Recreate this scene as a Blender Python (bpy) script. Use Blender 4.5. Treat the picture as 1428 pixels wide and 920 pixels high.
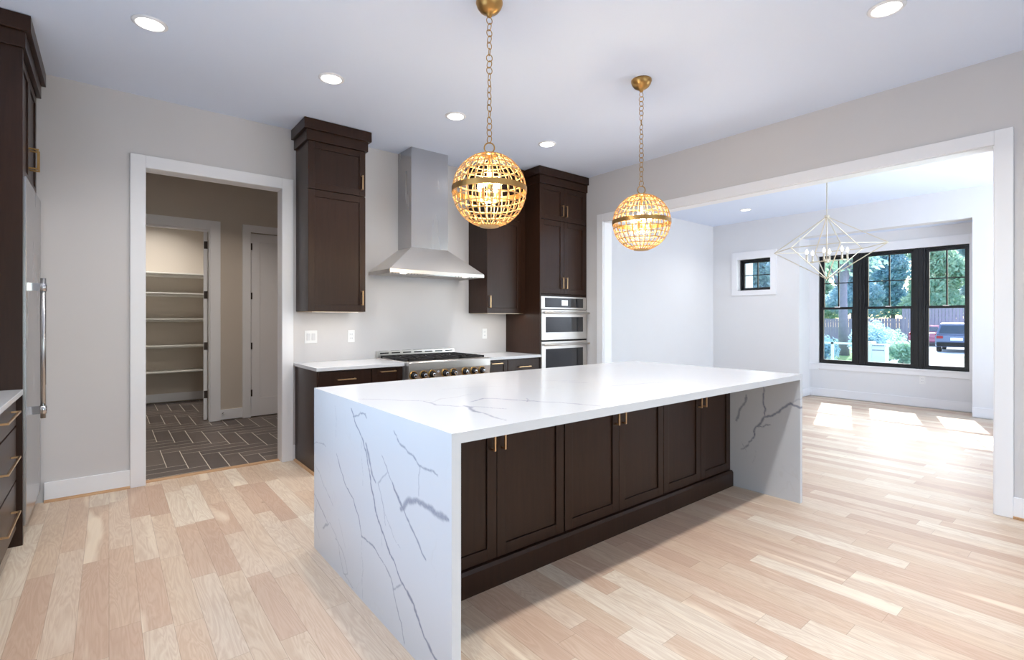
import bpy, bmesh, math, random
import numpy as np
from mathutils import Vector, Matrix

PI = math.pi
C = bpy.context.scene.collection
for o in list(bpy.data.objects):
    bpy.data.objects.remove(o, do_unlink=True)
scn = bpy.context.scene

# ------------------------------------------------------------------ camera
CH = 1.31
cam_d = bpy.data.cameras.new('camera')
cam = bpy.data.objects.new('camera', cam_d)
C.objects.link(cam)
cam_d.sensor_width = 36.0
cam_d.lens = 694.4 / 1428 * 36
cam_d.shift_y = -15.5 / 1428
cam_d.clip_start = 0.05
cam_d.clip_end = 300
cam.location = (0, 0, CH)
cam.rotation_euler = (PI / 2, 0, -math.atan(562 / 694.4))
scn.camera = cam

# ------------------------------------------------------------------ exposure
scn.view_settings.view_transform = 'Standard'
scn.view_settings.look = 'None'
scn.view_settings.exposure = 0.07
scn.view_settings.gamma = 1.0
scn.view_settings.use_curve_mapping = False

# ------------------------------------------------------------------ sky and sun
SKY_STRENGTH = 0.8
SUN_STRENGTH = 10.0
w = bpy.data.worlds.new('sky')
scn.world = w
w.use_nodes = True
wn = w.node_tree.nodes
wl = w.node_tree.links
wn.clear()
wo = wn.new('ShaderNodeOutputWorld')
wb = wn.new('ShaderNodeBackground')
ws = wn.new('ShaderNodeTexSky')
ws.sky_type = 'NISHITA'
ws.sun_disc = False
ws.sun_elevation = math.radians(40)
ws.sun_rotation = math.radians(74)
ws.air_density = 1.2
ws.dust_density = 2.0
wl.new(ws.outputs[0], wb.inputs[0])
wb.inputs[1].default_value = SKY_STRENGTH
wl.new(wb.outputs[0], wo.inputs[0])

sd = bpy.data.lights.new('sun', 'SUN')
sun = bpy.data.objects.new('sun', sd)
C.objects.link(sun)
sd.energy = SUN_STRENGTH
sd.angle = math.radians(0.7)
sd.color = (1.0, 0.97, 0.92)
sun.location = (20, 8, 15)
sun.rotation_euler = Vector((-1.15, -0.335, -1.0)).to_track_quat('-Z', 'Y').to_euler()


def area(name, loc, direction, sx, sy, watts, col=(1, 1, 1), spread=PI):
    d = bpy.data.lights.new(name, 'AREA')
    d.shape = 'RECTANGLE'
    d.size = sx
    d.size_y = sy
    d.energy = watts
    d.color = col
    d.spread = spread
    o = bpy.data.objects.new(name, d)
    C.objects.link(o)
    o.location = loc
    o.rotation_euler = Vector(direction).to_track_quat('-Z', 'Y').to_euler()
    return o


DAY = (0.80, 0.89, 1.0)
# area lamps simulating daylight at windows assumed outside this view
area('daylight_sink_window', (-0.96, 1.9, 1.75), (1, 0.05, -0.45), 1.7, 1.15, 19, (0.58, 0.76, 1.0), math.radians(110))
area('rear_daylight_fill', (1.9, -3.85, 1.35), (0, 1, 1.0), 4.6, 2.3, 62, (0.72, 0.86, 1.0), math.radians(150))  # daylight fill added behind the camera, tilted up to brighten the ceiling
area('dining_side_fill', (6.9, -1.30, 1.6), (0, 1, 0.35), 2.9, 1.9, 18, (0.74, 0.86, 1.0))  # added fill lamp that brings light into the dining room
# added uplight with no seen source, brightens the dining room ceiling
area('dining_ceiling_uplight', (6.9, -1.22, 0.75), (0, 0.8, 1.0), 2.9, 0.7, 108, (0.80, 0.89, 1.0), math.radians(145))
# another added uplight, beside the sink window, for the kitchen ceiling
area('kitchen_ceiling_uplight', (-0.95, 1.9, 1.35), (1, 0, 1.5), 1.6, 0.4, 9, (0.72, 0.86, 1.0), math.radians(150))

# ------------------------------------------------------------------ materials
def srgb(r, g, b, a=1.0):
    f = lambda c: (c / 255 / 12.92) if c / 255 <= 0.04045 else ((c / 255 + 0.055) / 1.055) ** 2.4
    return (f(r), f(g), f(b), a)


class NT:
    def __init__(self, name):
        self.m = bpy.data.materials.new(name)
        self.m.use_nodes = True
        self.t = self.m.node_tree
        self.n = self.t.nodes
        self.b = self.n['Principled BSDF']

    def new(self, kind, **kw):
        nd = self.n.new(kind)
        for k, v in kw.items():
            setattr(nd, k, v)
        return nd

    def link(self, a, b):
        self.t.links.new(a, b)

    def val(self, sock, v):
        if isinstance(v, (int, float)):
            sock.default_value = v
        else:
            self.t.links.new(v, sock)

    def math(self, op, a, b=0.0, c=0.0, clamp=False):
        nd = self.n.new('ShaderNodeMath')
        nd.operation = op
        nd.use_clamp = clamp
        self.val(nd.inputs[0], a)
        self.val(nd.inputs[1], b)
        if len(nd.inputs) > 2:
            self.val(nd.inputs[2], c)
        return nd.outputs[0]

    def mix(self, fac, a, b, blend='MIX'):
        nd = self.n.new('ShaderNodeMix')
        nd.data_type = 'RGBA'
        nd.blend_type = blend
        self.val(nd.inputs['Factor'], fac)
        for s, v in ((nd.inputs[6], a), (nd.inputs[7], b)):
            if isinstance(v, tuple):
                s.default_value = v
            else:
                self.link(v, s)
        return nd.outputs[2]

    def ramp(self, fac, stops, interp='LINEAR'):
        nd = self.n.new('ShaderNodeValToRGB')
        cr = nd.color_ramp
        cr.interpolation = interp
        while len(cr.elements) > 1:
            cr.elements.remove(cr.elements[-1])
        cr.elements[0].position = stops[0][0]
        cr.elements[0].color = stops[0][1]
        for p, c in stops[1:]:
            e = cr.elements.new(p)
            e.color = c
        self.link(fac, nd.inputs[0])
        return nd.outputs[0]

    def noise(self, vec, scale, detail=2.0, rough=0.5, dist=0.0):
        nd = self.n.new('ShaderNodeTexNoise')
        nd.inputs['Scale'].default_value = scale
        nd.inputs['Detail'].default_value = detail
        nd.inputs['Roughness'].default_value = rough
        nd.inputs['Distortion'].default_value = dist
        if vec is not None:
            self.link(vec, nd.inputs['Vector'])
        return nd.outputs['Fac']

    def xyz(self, x, y, z=0.0):
        nd = self.n.new('ShaderNodeCombineXYZ')
        self.val(nd.inputs[0], x)
        self.val(nd.inputs[1], y)
        self.val(nd.inputs[2], z)
        return nd.outputs[0]

    def obj(self):
        return self.n.new('ShaderNodeTexCoord').outputs['Object']

    def sep(self, v):
        nd = self.n.new('ShaderNodeSeparateXYZ')
        self.link(v, nd.inputs[0])
        return nd.outputs

    def bump(self, h, strength=0.1, dist=0.01):
        nd = self.n.new('ShaderNodeBump')
        nd.inputs['Strength'].default_value = strength
        nd.inputs['Distance'].default_value = dist
        self.link(h, nd.inputs['Height'])
        self.link(nd.outputs[0], self.b.inputs['Normal'])

    def set(self, col=None, rough=None, metal=None, spec=None, coat=None):
        if col is not None:
            if isinstance(col, tuple):
                self.b.inputs['Base Color'].default_value = col
            else:
                self.link(col, self.b.inputs['Base Color'])
        if rough is not None:
            self.val(self.b.inputs['Roughness'], rough)
        if metal is not None:
            self.b.inputs['Metallic'].default_value = metal
        if spec is not None:
            self.b.inputs['Specular IOR Level'].default_value = spec
        if coat is not None:
            self.b.inputs['Coat Weight'].default_value = coat
            self.b.inputs['Coat Roughness'].default_value = 0.08


def paint(name, col, rough=0.6, var=0.03, scale=3.0, spec=0.3):
    n = NT(name)
    f = n.noise(n.obj(), scale, 3)
    k = 1 - var
    dark = (col[0] * k, col[1] * k, col[2] * k, 1)
    n.set(n.mix(f, dark, col), rough, spec=spec)
    n.bump(n.noise(n.obj(), 220, 2), 0.03, 0.001)
    return n.m


M = {}
M['wall'] = paint('warm_grey_wall_paint', srgb(212, 209, 209), 0.7)
M['mudwall'] = paint('beige_wall_paint', srgb(206, 196, 184), 0.7)
M['dwall'] = paint('pale_grey_wall_paint', srgb(232, 232, 234), 0.7)
M['trim'] = paint('white_trim_paint', srgb(240, 240, 243), 0.35, 0.01, spec=0.5)
M['ceil'] = paint('daylight_tinted_ceiling_paint', srgb(226, 236, 255), 0.8, 0.02, 1.0)  # white ceiling with the blue cast of daylight put into its colour
M['plate'] = paint('white_plastic', srgb(240, 240, 240), 0.3, 0.0, spec=0.5)
M['rocker'] = paint('pale_grey_plastic', srgb(214, 214, 216), 0.35, 0.0, spec=0.5)
M['shelf'] = paint('white_shelf_paint', srgb(238, 236, 230), 0.5, 0.01)
M['black'] = paint('black_window_metal', srgb(26, 27, 30), 0.4, 0.1, spec=0.5)
M['iron'] = paint('black_cast_iron', srgb(36, 32, 32), 0.55, 0.2, 30)
M['bronze'] = paint('dark_bronze', srgb(60, 48, 42), 0.4, 0.1)
M['maple'] = paint('pale_maple_ply', srgb(222, 196, 160), 0.5, 0.1, 8)
M['concrete'] = paint('pale_concrete', srgb(196, 198, 204), 0.9, 0.12, 2)
M['white_panel'] = paint('white_painted_board', srgb(235, 236, 240), 0.5, 0.02)
M['grey_text'] = paint('grey_lettering', srgb(130, 134, 150), 0.6, 0.0)
M['rubber'] = paint('black_rubber', srgb(22, 22, 24), 0.8, 0.1)
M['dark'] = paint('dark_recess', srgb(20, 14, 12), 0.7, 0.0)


def mk_espresso():
    n = NT('espresso_stained_maple')
    o = n.obj()
    mp = n.new('ShaderNodeMapping')
    mp.inputs['Scale'].default_value = (14, 14, 1.2)
    n.link(o, mp.inputs[0])
    g = n.noise(mp.outputs[0], 3.0, 5, 0.6, 0.4)
    n.set(n.ramp(g, [(0.25, srgb(42, 24, 15)), (0.75, srgb(54, 33, 22))]), 0.33, spec=0.32)
    n.bump(g, 0.02, 0.002)
    return n.m


M['espresso'] = mk_espresso()


def mk_metal(name, col, rough, stretch=(1, 60, 1), var=0.12, metal=1.0):
    n = NT(name)
    mp = n.new('ShaderNodeMapping')
    mp.inputs['Scale'].default_value = stretch
    n.link(n.obj(), mp.inputs[0])
    g = n.noise(mp.outputs[0], 6.0, 3)
    k = 1 - var
    n.set(n.mix(g, (col[0] * k, col[1] * k, col[2] * k, 1), col), n.math('MULTIPLY_ADD', g, 0.03, rough - 0.015), metal)
    return n.m


M['steel'] = mk_metal('brushed_stainless_steel', srgb(216, 211, 206), 0.30, (1.5, 1.5, 60), 0.08, 0.85)
M['steelv'] = mk_metal('vertical_brushed_stainless', srgb(190, 189, 190), 0.27, (1.5, 1.5, 0.3), 0.03)
M['chrome'] = mk_metal('polished_steel', srgb(215, 215, 218), 0.12, (3, 3, 3))
M['gold'] = mk_metal('antique_brass', srgb(190, 150, 92), 0.32, (4, 4, 4), 0.2)
M['goldcage'] = mk_metal('gold_leaf_lattice', srgb(208, 164, 104), 0.42, (9, 9, 9), 0.25, 0.4)
M['champagne'] = mk_metal('champagne_bar_pull', srgb(222, 184, 140), 0.3, (4, 4, 4), 0.1)
M['palegold'] = mk_metal('pale_gold_rod', srgb(232, 222, 200), 0.4, (4, 4, 4), 0.1, 0.5)


def mk_quartz():
    n = NT('white_veined_quartz')
    o = n.obj()
    at = n.new('ShaderNodeAttribute')
    at.attribute_name = 'vein'
    warp = n.noise(o, 1.7, 4, 0.6)
    s = n.sep(o)
    # faint secondary veining
    ph = n.math('ADD', n.math('MULTIPLY', s[0], 1.1), n.math('ADD', n.math('MULTIPLY', s[1], 2.9), n.math('MULTIPLY', s[2], 1.3)))
    ph = n.math('ADD', ph, n.math('MULTIPLY', warp, 4.6))
    tri = n.math('ABSOLUTE', n.math('SUBTRACT', n.math('FRACT', ph), 0.5))
    thin = n.math('SUBTRACT', 1.0, n.math('MULTIPLY', tri, 26.0), clamp=True)
    mask = n.math('MULTIPLY_ADD', n.noise(o, 2.3, 2), 2.6, -1.25, clamp=True)
    faint = n.math('MULTIPLY', n.math('MULTIPLY', thin, mask), 0.35)
    base = n.mix(n.noise(o, 1.2, 3), srgb(206, 208, 212), srgb(216, 217, 220))
    base = n.mix(faint, base, srgb(190, 186, 184))
    mott = n.math('MULTIPLY_ADD', n.noise(o, 90, 3, 0.7), 0.8, 0.55)
    vf = n.math('MULTIPLY', at.outputs['Fac'], mott, clamp=True)
    n.set(n.mix(vf, base, srgb(134, 138, 154)), 0.17, spec=0.5)
    return n.m


M['quartz'] = mk_quartz()


def mk_oak():
    n = NT('natural_oak_planks')
    o = n.obj()
    s = n.sep(o)
    W = 0.108
    xr = n.math('DIVIDE', s[0], W)
    row = n.math('FLOOR', xr)
    fx = n.math('FRACT', xr)

    def wn1(v, off):
        nd = n.new('ShaderNodeTexWhiteNoise', noise_dimensions='1D')
        n.link(n.math('ADD', v, off), nd.inputs['W'])
        return nd.outputs['Value']
    r1 = wn1(row, 0.37)
    r2 = wn1(row, 31.7)
    ln = n.math('MULTIPLY_ADD', r2, 0.55, 0.62)
    yy = n.math('ADD', n.math('DIVIDE', s[1], ln), n.math('MULTIPLY', r1, 23.7))
    idx = n.math('FLOOR', yy)
    fy = n.math('FRACT', yy)
    wn2 = n.new('ShaderNodeTexWhiteNoise', noise_dimensions='2D')
    n.link(n.xyz(row, idx), wn2.inputs['Vector'])
    rb = wn2.outputs['Value']
    sc = n.sep(wn2.outputs['Color'])
    tone = n.ramp(rb, [(0.0, srgb(198, 170, 150)), (0.2, srgb(210, 184, 162)), (0.45, srgb(215, 194, 171)),
                       (0.7, srgb(219, 200, 180)), (0.88, srgb(223, 208, 188)), (1.0, srgb(231, 219, 201))])
    # grain runs along the board
    gv = n.xyz(n.math('MULTIPLY_ADD', sc[0], 40.0, n.math('MULTIPLY', s[0], 17.0)),
               n.math('MULTIPLY_ADD', sc[1], 40.0, n.math('MULTIPLY', s[1], 1.7)), n.math('MULTIPLY', sc[2], 9.0))
    g1 = n.noise(gv, 0.8, 3, 0.5, 0.8)
    rings = n.math('FRACT', n.math('MULTIPLY', g1, 11.0))
    rings = n.math('ABSOLUTE', n.math('SUBTRACT', rings, 0.5))
    col = n.mix(n.math('MULTIPLY', rings, 0.62), tone, srgb(172, 134, 108))
    g2 = n.noise(n.xyz(n.math('MULTIPLY', s[0], 300.0), n.math('MULTIPLY', s[1], 9.0), sc[0]), 1.0, 3, 0.6)
    col = n.mix(n.math('MULTIPLY_ADD', g2, 0.5, -0.18, clamp=True), col, srgb(176, 142, 118))
    # pale sapwood streaks
    sap = n.math('MULTIPLY_ADD', n.noise(gv, 0.45, 2, 0.5, 0.6), 9.0, -5.6, clamp=True)
    col = n.mix(n.math('MULTIPLY', sap, 0.65), col, srgb(240, 226, 204))
    # knots
    vo = n.new('ShaderNodeTexVoronoi')
    vo.inputs['Scale'].default_value = 1.0
    n.link(n.xyz(n.math('MULTIPLY', s[0], 3.1), n.math('MULTIPLY', s[1], 1.6)), vo.inputs['Vector'])
    kn = n.math('SUBTRACT', 1.0, n.math('MULTIPLY', vo.outputs['Distance'], 22.0), clamp=True)
    col = n.mix(n.math('MULTIPLY', kn, 0.6), col, srgb(120, 82, 62))
    ex = n.math('MINIMUM', fx, n.math('SUBTRACT', 1.0, fx))
    ey = n.math('MULTIPLY', n.math('MINIMUM', fy, n.math('SUBTRACT', 1.0, fy)), n.math('DIVIDE', ln, W))
    e = n.math('MINIMUM', ex, ey)
    seam = n.math('SUBTRACT', 1.0, n.math('MULTIPLY', e, 70.0), clamp=True)
    col = n.mix(n.math('MULTIPLY', seam, 0.5), col, srgb(120, 88, 68))
    n.set(col, n.math('MULTIPLY_ADD', g2, 0.12, 0.36), spec=0.24)
    n.bump(n.math('SUBTRACT', n.math('MULTIPLY', g2, 0.15), seam), 0.12, 0.001)
    return n.m


M['oak'] = mk_oak()


def mk_oak_trim():
    n = NT('oak_strip')
    mp = n.new('ShaderNodeMapping')
    mp.inputs['Scale'].default_value = (2, 30, 30)
    n.link(n.obj(), mp.inputs[0])
    n.set(n.ramp(n.noise(mp.outputs[0], 3, 3), [(0.3, srgb(178, 134, 94)), (0.7, srgb(208, 168, 126))]), 0.4)
    return n.m


M['oakstrip'] = mk_oak_trim()


def mk_tile():
    n = NT('herringbone_wood_look_tile')
    s = n.sep(n.obj())
    W = 0.1475
    X = n.math('DIVIDE', n.math('SUBTRACT', s[0], 0.396), W)
    Y = n.math('DIVIDE', n.math('SUBTRACT', s[1], 5.92), W)
    i = n.math('FLOOR', X)
    j = n.math('FLOOR', Y)
    fx = n.math('FRACT', X)
    fy = n.math('FRACT', Y)
    k = n.math('FLOORED_MODULO', n.math('ADD', i, j), 8.0)
    vert = n.math('GREATER_THAN', k, 3.5)
    hor = n.math('SUBTRACT', 1.0, vert)
    g = 0.018
    lx = n.math('LESS_THAN', fx, g)
    rx = n.math('GREATER_THAN', fx, 1 - g)
    ly = n.math('LESS_THAN', fy, g)
    ry = n.math('GREATER_THAN', fy, 1 - g)

    def eq(v):
        return n.math('COMPARE', k, float(v), 0.1)
    hj = n.math('MAXIMUM', n.math('MAXIMUM', ly, ry), n.math('MAXIMUM', n.math('MULTIPLY', eq(0), lx), n.math('MULTIPLY', eq(3), rx)))
    vj = n.math('MAXIMUM', n.math('MAXIMUM', lx, rx), n.math('MAXIMUM', n.math('MULTIPLY', eq(4), ly), n.math('MULTIPLY', eq(7), ry)))
    joint = n.math('ADD', n.math('MULTIPLY', hor, hj), n.math('MULTIPLY', vert, vj), clamp=True)
    # plank id
    hid = n.math('SUBTRACT', i, k)
    vid = n.math('SUBTRACT', j, k)
    idx = n.math('ADD', n.math('MULTIPLY', hor, hid), n.math('MULTIPLY', vert, n.math('ADD', i, 77.0)))
    idy = n.math('ADD', n.math('MULTIPLY', hor, j), n.math('MULTIPLY', vert, vid))
    wn_ = n.new('ShaderNodeTexWhiteNoise', noise_dimensions='2D')
    n.link(n.xyz(idx, idy), wn_.inputs['Vector'])
    gh = n.noise(n.xyz(n.math('MULTIPLY', s[0], 4.0), n.math('MULTIPLY', s[1], 70.0), wn_.outputs['Value']), 1.0, 4, 0.6, 0.3)
    col = n.mix(wn_.outputs['Value'], srgb(92, 82, 78), srgb(116, 104, 97))
    col = n.mix(n.math('MULTIPLY_ADD', gh, 1.1, -0.3, clamp=True), col, srgb(72, 63, 60))
    col = n.mix(joint, col, srgb(225, 217, 204))
    n.set(col, 0.42, spec=0.4)
    return n.m


M['tile'] = mk_tile()


def mk_emit(name, col, strength):
    n = NT(name)
    n.set((0.8, 0.8, 0.8, 1), 0.4)
    n.b.inputs['Emission Color'].default_value = col
    n.b.inputs['Emission Strength'].default_value = strength
    return n.m


M['lens'] = mk_emit('glowing_downlight_lens', (1.0, 0.97, 0.92, 1), 6.0)
M['strip'] = mk_emit('warm_led_diffuser', (1.0, 0.9, 0.75, 1), 1.2)
M['bulb'] = mk_emit('glowing_candle_bulb', (1.0, 0.82, 0.5, 1), 14.0)
M['bulbw'] = mk_emit('pale_candle_bulb', (1.0, 0.92, 0.75, 1), 4.0)
M['display'] = mk_emit('lit_oven_display', (0.75, 0.8, 0.85, 1), 0.5)


def mk_glass():
    n = NT('clear_window_glass')
    tr = n.new('ShaderNodeBsdfTransparent')
    gl = n.new('ShaderNodeBsdfGlossy')
    tr.inputs[0].default_value = (0.95, 0.985, 1.0, 1)
    gl.inputs['Roughness'].default_value = 0.02
    fr = n.new('ShaderNodeFresnel')
    fr.inputs[0].default_value = 1.45
    mx = n.new('ShaderNodeMixShader')
    n.link(fr.outputs[0], mx.inputs[0])
    n.link(tr.outputs[0], mx.inputs[1])
    n.link(gl.outputs[0], mx.inputs[2])
    out = n.n['Material Output']
    n.link(mx.outputs[0], out.inputs[0])
    return n.m


M['glass'] = mk_glass()


def mk_ovenglass():
    n = NT('black_oven_glass')
    n.set(n.mix(n.noise(n.obj(), 4), srgb(34, 34, 36), srgb(42, 42, 44)), 0.06, spec=0.9)
    return n.m


M['ovenglass'] = mk_ovenglass()


def mk_leaf(name, c1, c2):
    n = NT(name)
    gi = n.new('ShaderNodeObjectInfo')
    f = n.noise(n.obj(), 2.4, 3)
    col = n.ramp(f, [(0.3, c1), (0.7, c2)])
    n.set(col, 0.5, spec=0.3)
    tl = n.new('ShaderNodeBsdfTranslucent')
    n.link(col, tl.inputs[0])
    mx = n.new('ShaderNodeMixShader')
    mx.inputs[0].default_value = 0.45
    n.link(n.b.outputs[0], mx.inputs[1])
    n.link(tl.outputs[0], mx.inputs[2])
    n.link(mx.outputs[0], n.n['Material Output'].inputs[0])
    return n.m


M['leaf1'] = mk_leaf('hazed_green_leaves', srgb(150, 190, 172), srgb(214, 232, 208))  # leaf colours washed pale and bluish, hazy outdoor brightness put into them
M['leaf2'] = mk_leaf('hazed_blue_green_leaves', srgb(150, 190, 204), srgb(208, 228, 234))
M['leaf3'] = mk_leaf('hazed_grey_leaves', srgb(142, 172, 186), srgb(200, 216, 224))
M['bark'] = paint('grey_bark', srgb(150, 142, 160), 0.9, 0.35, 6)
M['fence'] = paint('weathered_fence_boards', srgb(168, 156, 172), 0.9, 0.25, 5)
M['lawn'] = paint('grass_ground', srgb(104, 140, 88), 0.95, 0.35, 1.2)
M['carblue'] = paint('dark_blue_car_paint', srgb(92, 102, 134), 0.25, 0.02, spec=0.6)
M['carred'] = paint('red_car_paint', srgb(170, 96, 120), 0.25, 0.02, spec=0.6)
M['carglass'] = paint('dark_car_glass', srgb(50, 60, 75), 0.08, 0.0, spec=0.8)
M['taillight'] = paint('red_lamp_plastic', srgb(150, 30, 40), 0.2, 0.0)
M['siding'] = paint('white_siding', srgb(225, 228, 232), 0.7, 0.05)


# ------------------------------------------------------------------ mesh helpers
class MB:
    def __init__(self):
        self.v = []
        self.f = []
        self.sm = []

    def add(self, vs, fs, smooth=False):
        b = len(self.v)
        self.v += [tuple(p) for p in vs]
        self.f += [tuple(b + i for i in f) for f in fs]
        self.sm += [smooth] * len(fs)
        return self

    def box(self, x0, x1, y0, y1, z0, z1):
        x0, x1 = min(x0, x1), max(x0, x1)
        y0, y1 = min(y0, y1), max(y0, y1)
        z0, z1 = min(z0, z1), max(z0, z1)
        vs = [(x0, y0, z0), (x1, y0, z0), (x1, y1, z0), (x0, y1, z0), (x0, y0, z1), (x1, y0, z1), (x1, y1, z1), (x0, y1, z1)]
        fs = [(0, 3, 2, 1), (4, 5, 6, 7), (0, 1, 5, 4), (1, 2, 6, 5), (2, 3, 7, 6), (3, 0, 4, 7)]
        return self.add(vs, fs)

    def prism(self, poly, axis, a, b):
        """poly: list of 2D points; extruded along axis from a to b"""
        n = len(poly)

        def P(p, t):
            if axis == 0:
                return (t, p[0], p[1])
            if axis == 1:
                return (p[0], t, p[1])
            return (p[0], p[1], t)
        vs = [P(p, a) for p in poly] + [P(p, b) for p in poly]
        fs = [tuple(range(n - 1, -1, -1)), tuple(range(n, 2 * n))]
        for i in range(n):
            j = (i + 1) % n
            fs.append((i, j, n + j, n + i))
        return self.add(vs, fs)

    def lathe(self, prof, cx=0, cy=0, cz=0, seg=32, axis=2, closed=False):
        """prof: list of (r, h) revolved about axis through (cx,cy,cz)"""
        vs = []
        for (r, h) in prof:
            for k in range(seg):
                a = 2 * PI * k / seg
                u, v = r * math.cos(a), r * math.sin(a)
                if axis == 2:
                    vs.append((cx + u, cy + v, cz + h))
                elif axis == 1:
                    vs.append((cx + u, cy + h, cz + v))
                else:
                    vs.append((cx + h, cy + u, cz + v))
        fs = []
        m = len(prof)
        for i in range(m - 1 + (1 if closed else 0)):
            i2 = (i + 1) % m
            for k in range(seg):
                k2 = (k + 1) % seg
                fs.append((i * seg + k, i * seg + k2, i2 * seg + k2, i2 * seg + k))
        if not closed:
            fs.append(tuple(range(seg - 1, -1, -1)))
            fs.append(tuple((m - 1) * seg + k for k in range(seg)))
        return self.add(vs, fs, True)

    def cyl(self, c, r, h, axis=2, seg=24):
        return self.lathe([(r, 0), (r, h)], c[0], c[1], c[2], seg, axis)

    def tube(self, pts, r, seg=8, closed=False, flat=None):
        pts = [Vector(p) for p in pts]
        n = len(pts)
        vs = []
        up = None
        for i in range(n):
            if closed:
                d = pts[(i + 1) % n] - pts[i - 1]
            else:
                d = pts[min(i + 1, n - 1)] - pts[max(i - 1, 0)]
            d.normalize()
            if up is None:
                up = Vector((0, 0, 1)) if abs(d.z) < 0.9 else Vector((1, 0, 0))
            s = d.cross(up)
            if s.length < 1e-5:
                s = d.orthogonal()
            s.normalize()
            u = s.cross(d).normalized()
            up = u
            rr = r[i] if isinstance(r, (list, tuple)) else r
            for k in range(seg):
                a = 2 * PI * k / seg + PI / seg
                vs.append(pts[i] + s * math.cos(a) * rr + u * math.sin(a) * rr)
        fs = []
        for i in range(n if closed else n - 1):
            j = (i + 1) % n
            for k in range(seg):
                k2 = (k + 1) % seg
                fs.append((i * seg + k, i * seg + k2, j * seg + k2, j * seg + k))
        if not closed:
            fs.append(tuple(range(seg - 1, -1, -1)))
            fs.append(tuple((n - 1) * seg + k for k in range(seg)))
        return self.add(vs, fs, seg > 5)

    def ribbon(self, pts, nrm, wid, thk, closed=False):
        """bar of rectangular section: nrm = outward directions, wid across, thk along normal"""
        n = len(pts)
        vs = []
        for i in range(n):
            p = Vector(pts[i])
            if closed:
                d = Vector(pts[(i + 1) % n]) - Vector(pts[i - 1])
            else:
                d = Vector(pts[min(i + 1, n - 1)]) - Vector(pts[max(i - 1, 0)])
            d.normalize()
            nn = Vector(nrm[i]).normalized()
            s = d.cross(nn).normalized()
            for (a, b) in ((-1, -1), (1, -1), (1, 1), (-1, 1)):
                vs.append(p + s * wid / 2 * a + nn * thk / 2 * b)
        fs = []
        for i in range(n if closed else n - 1):
            j = (i + 1) % n
            for k in range(4):
                k2 = (k + 1) % 4
                fs.append((i * 4 + k, i * 4 + k2, j * 4 + k2, j * 4 + k))
        if not closed:
            fs.append((3, 2, 1, 0))
            fs.append(tuple((n - 1) * 4 + k for k in range(4)))
        return self.add(vs, fs)

    def build(self, name, mat, parent=None, bevel=0.0, loc=None):
        me = bpy.data.meshes.new(name)
        me.from_pydata(self.v, [], self.f)
        me.polygons.foreach_set('use_smooth', self.sm)
        me.materials.append(mat)
        bm = bmesh.new()
        bm.from_mesh(me)
        bmesh.ops.recalc_face_normals(bm, faces=bm.faces)
        bm.to_mesh(me)
        bm.free()
        me.update()
        o = bpy.data.objects.new(name, me)
        C.objects.link(o)
        if parent is not None:
            o.parent = parent
        if loc is not None:
            o.location = loc
        if bevel:
            b = o.modifiers.new('bevel', 'BEVEL')
            b.width = bevel
            b.segments = 2
            b.limit_method = 'ANGLE'
            b.angle_limit = math.radians(50)
        return o


def tag(o, label=None, cat=None, group=None, kind=None):
    if label:
        o['label'] = label
    if cat:
        o['category'] = cat
    if group:
        o['group'] = group
    if kind:
        o['kind'] = kind
    return o


def thing(name, label, cat, loc=(0, 0, 0), rz=0.0, group=None):
    o = bpy.data.objects.new(name, None)
    o.empty_display_size = 0.1
    C.objects.link(o)
    o.location = loc
    o.rotation_euler = (0, 0, rz)
    return tag(o, label, cat, group)


def struct(name, mb, mat, bevel=0.0, label=None, parent=None):
    o = mb.build(name, mat, parent, bevel)
    if parent is None:
        o['kind'] = 'structure'
    if label:
        o['label'] = label
    return o


def copy_tree(o, parent=None):
    c = o.copy()
    C.objects.link(c)
    c.parent = parent
    for ch in list(o.children):
        copy_tree(ch, c)
    return c


def wallbox(axis, p0, p1, a0, a1, z0, z1, holes):
    """wall slab between p0..p1 on its thickness axis (0: x, 1: y), a0..a1 along, with rectangular holes"""
    mb = MB()
    As = sorted(set([a0, a1] + [h[0] for h in holes] + [h[1] for h in holes]))
    for i in range(len(As) - 1):
        s, e = As[i], As[i + 1]
        m = (s + e) / 2
        cuts = sorted([(h[2], h[3]) for h in holes if h[0] < m < h[1]])
        z = z0
        segs = []
        for (c0, c1) in cuts:
            if c0 > z:
                segs.append((z, c0))
            z = max(z, c1)
        if z < z1:
            segs.append((z, z1))
        for (b0, b1) in segs:
            if axis == 0:
                mb.box(p0, p1, s, e, b0, b1)
            else:
                mb.box(s, e, p0, p1, b0, b1)
    return mb


# ------------------------------------------------------------------ room constants
CZ = 3.06      # ceiling
YB = 4.87      # kitchen back wall
XR = 4.63      # right wall with the wide opening
XL = -1.05     # left wall behind the cabinets
YK = -4.0      # kitchen wall behind the camera
XF = 8.92      # dining room far wall
YD = 4.95      # dining room blank wall
YS = -1.40     # dining room side wall

# ------------------------------------------------------------------ floors and ceiling
struct('floor', MB().box(XL, 9.40, YK, 4.94, -0.05, 0.0), M['oak'])
struct('floor_mudroom', MB().box(-0.75, 2.55, 4.96, 9.55, -0.05, -0.001), M['tile'])
struct('trim_1', MB().box(0.205, 1.235, 4.925, 5.0, -0.004, 0.004), M['oakstrip'], 0.002)
struct('ceiling', MB().box(XL - 0.2, XF, YK - 0.2, 9.8, CZ, CZ + 0.15), M['ceil'])

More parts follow.
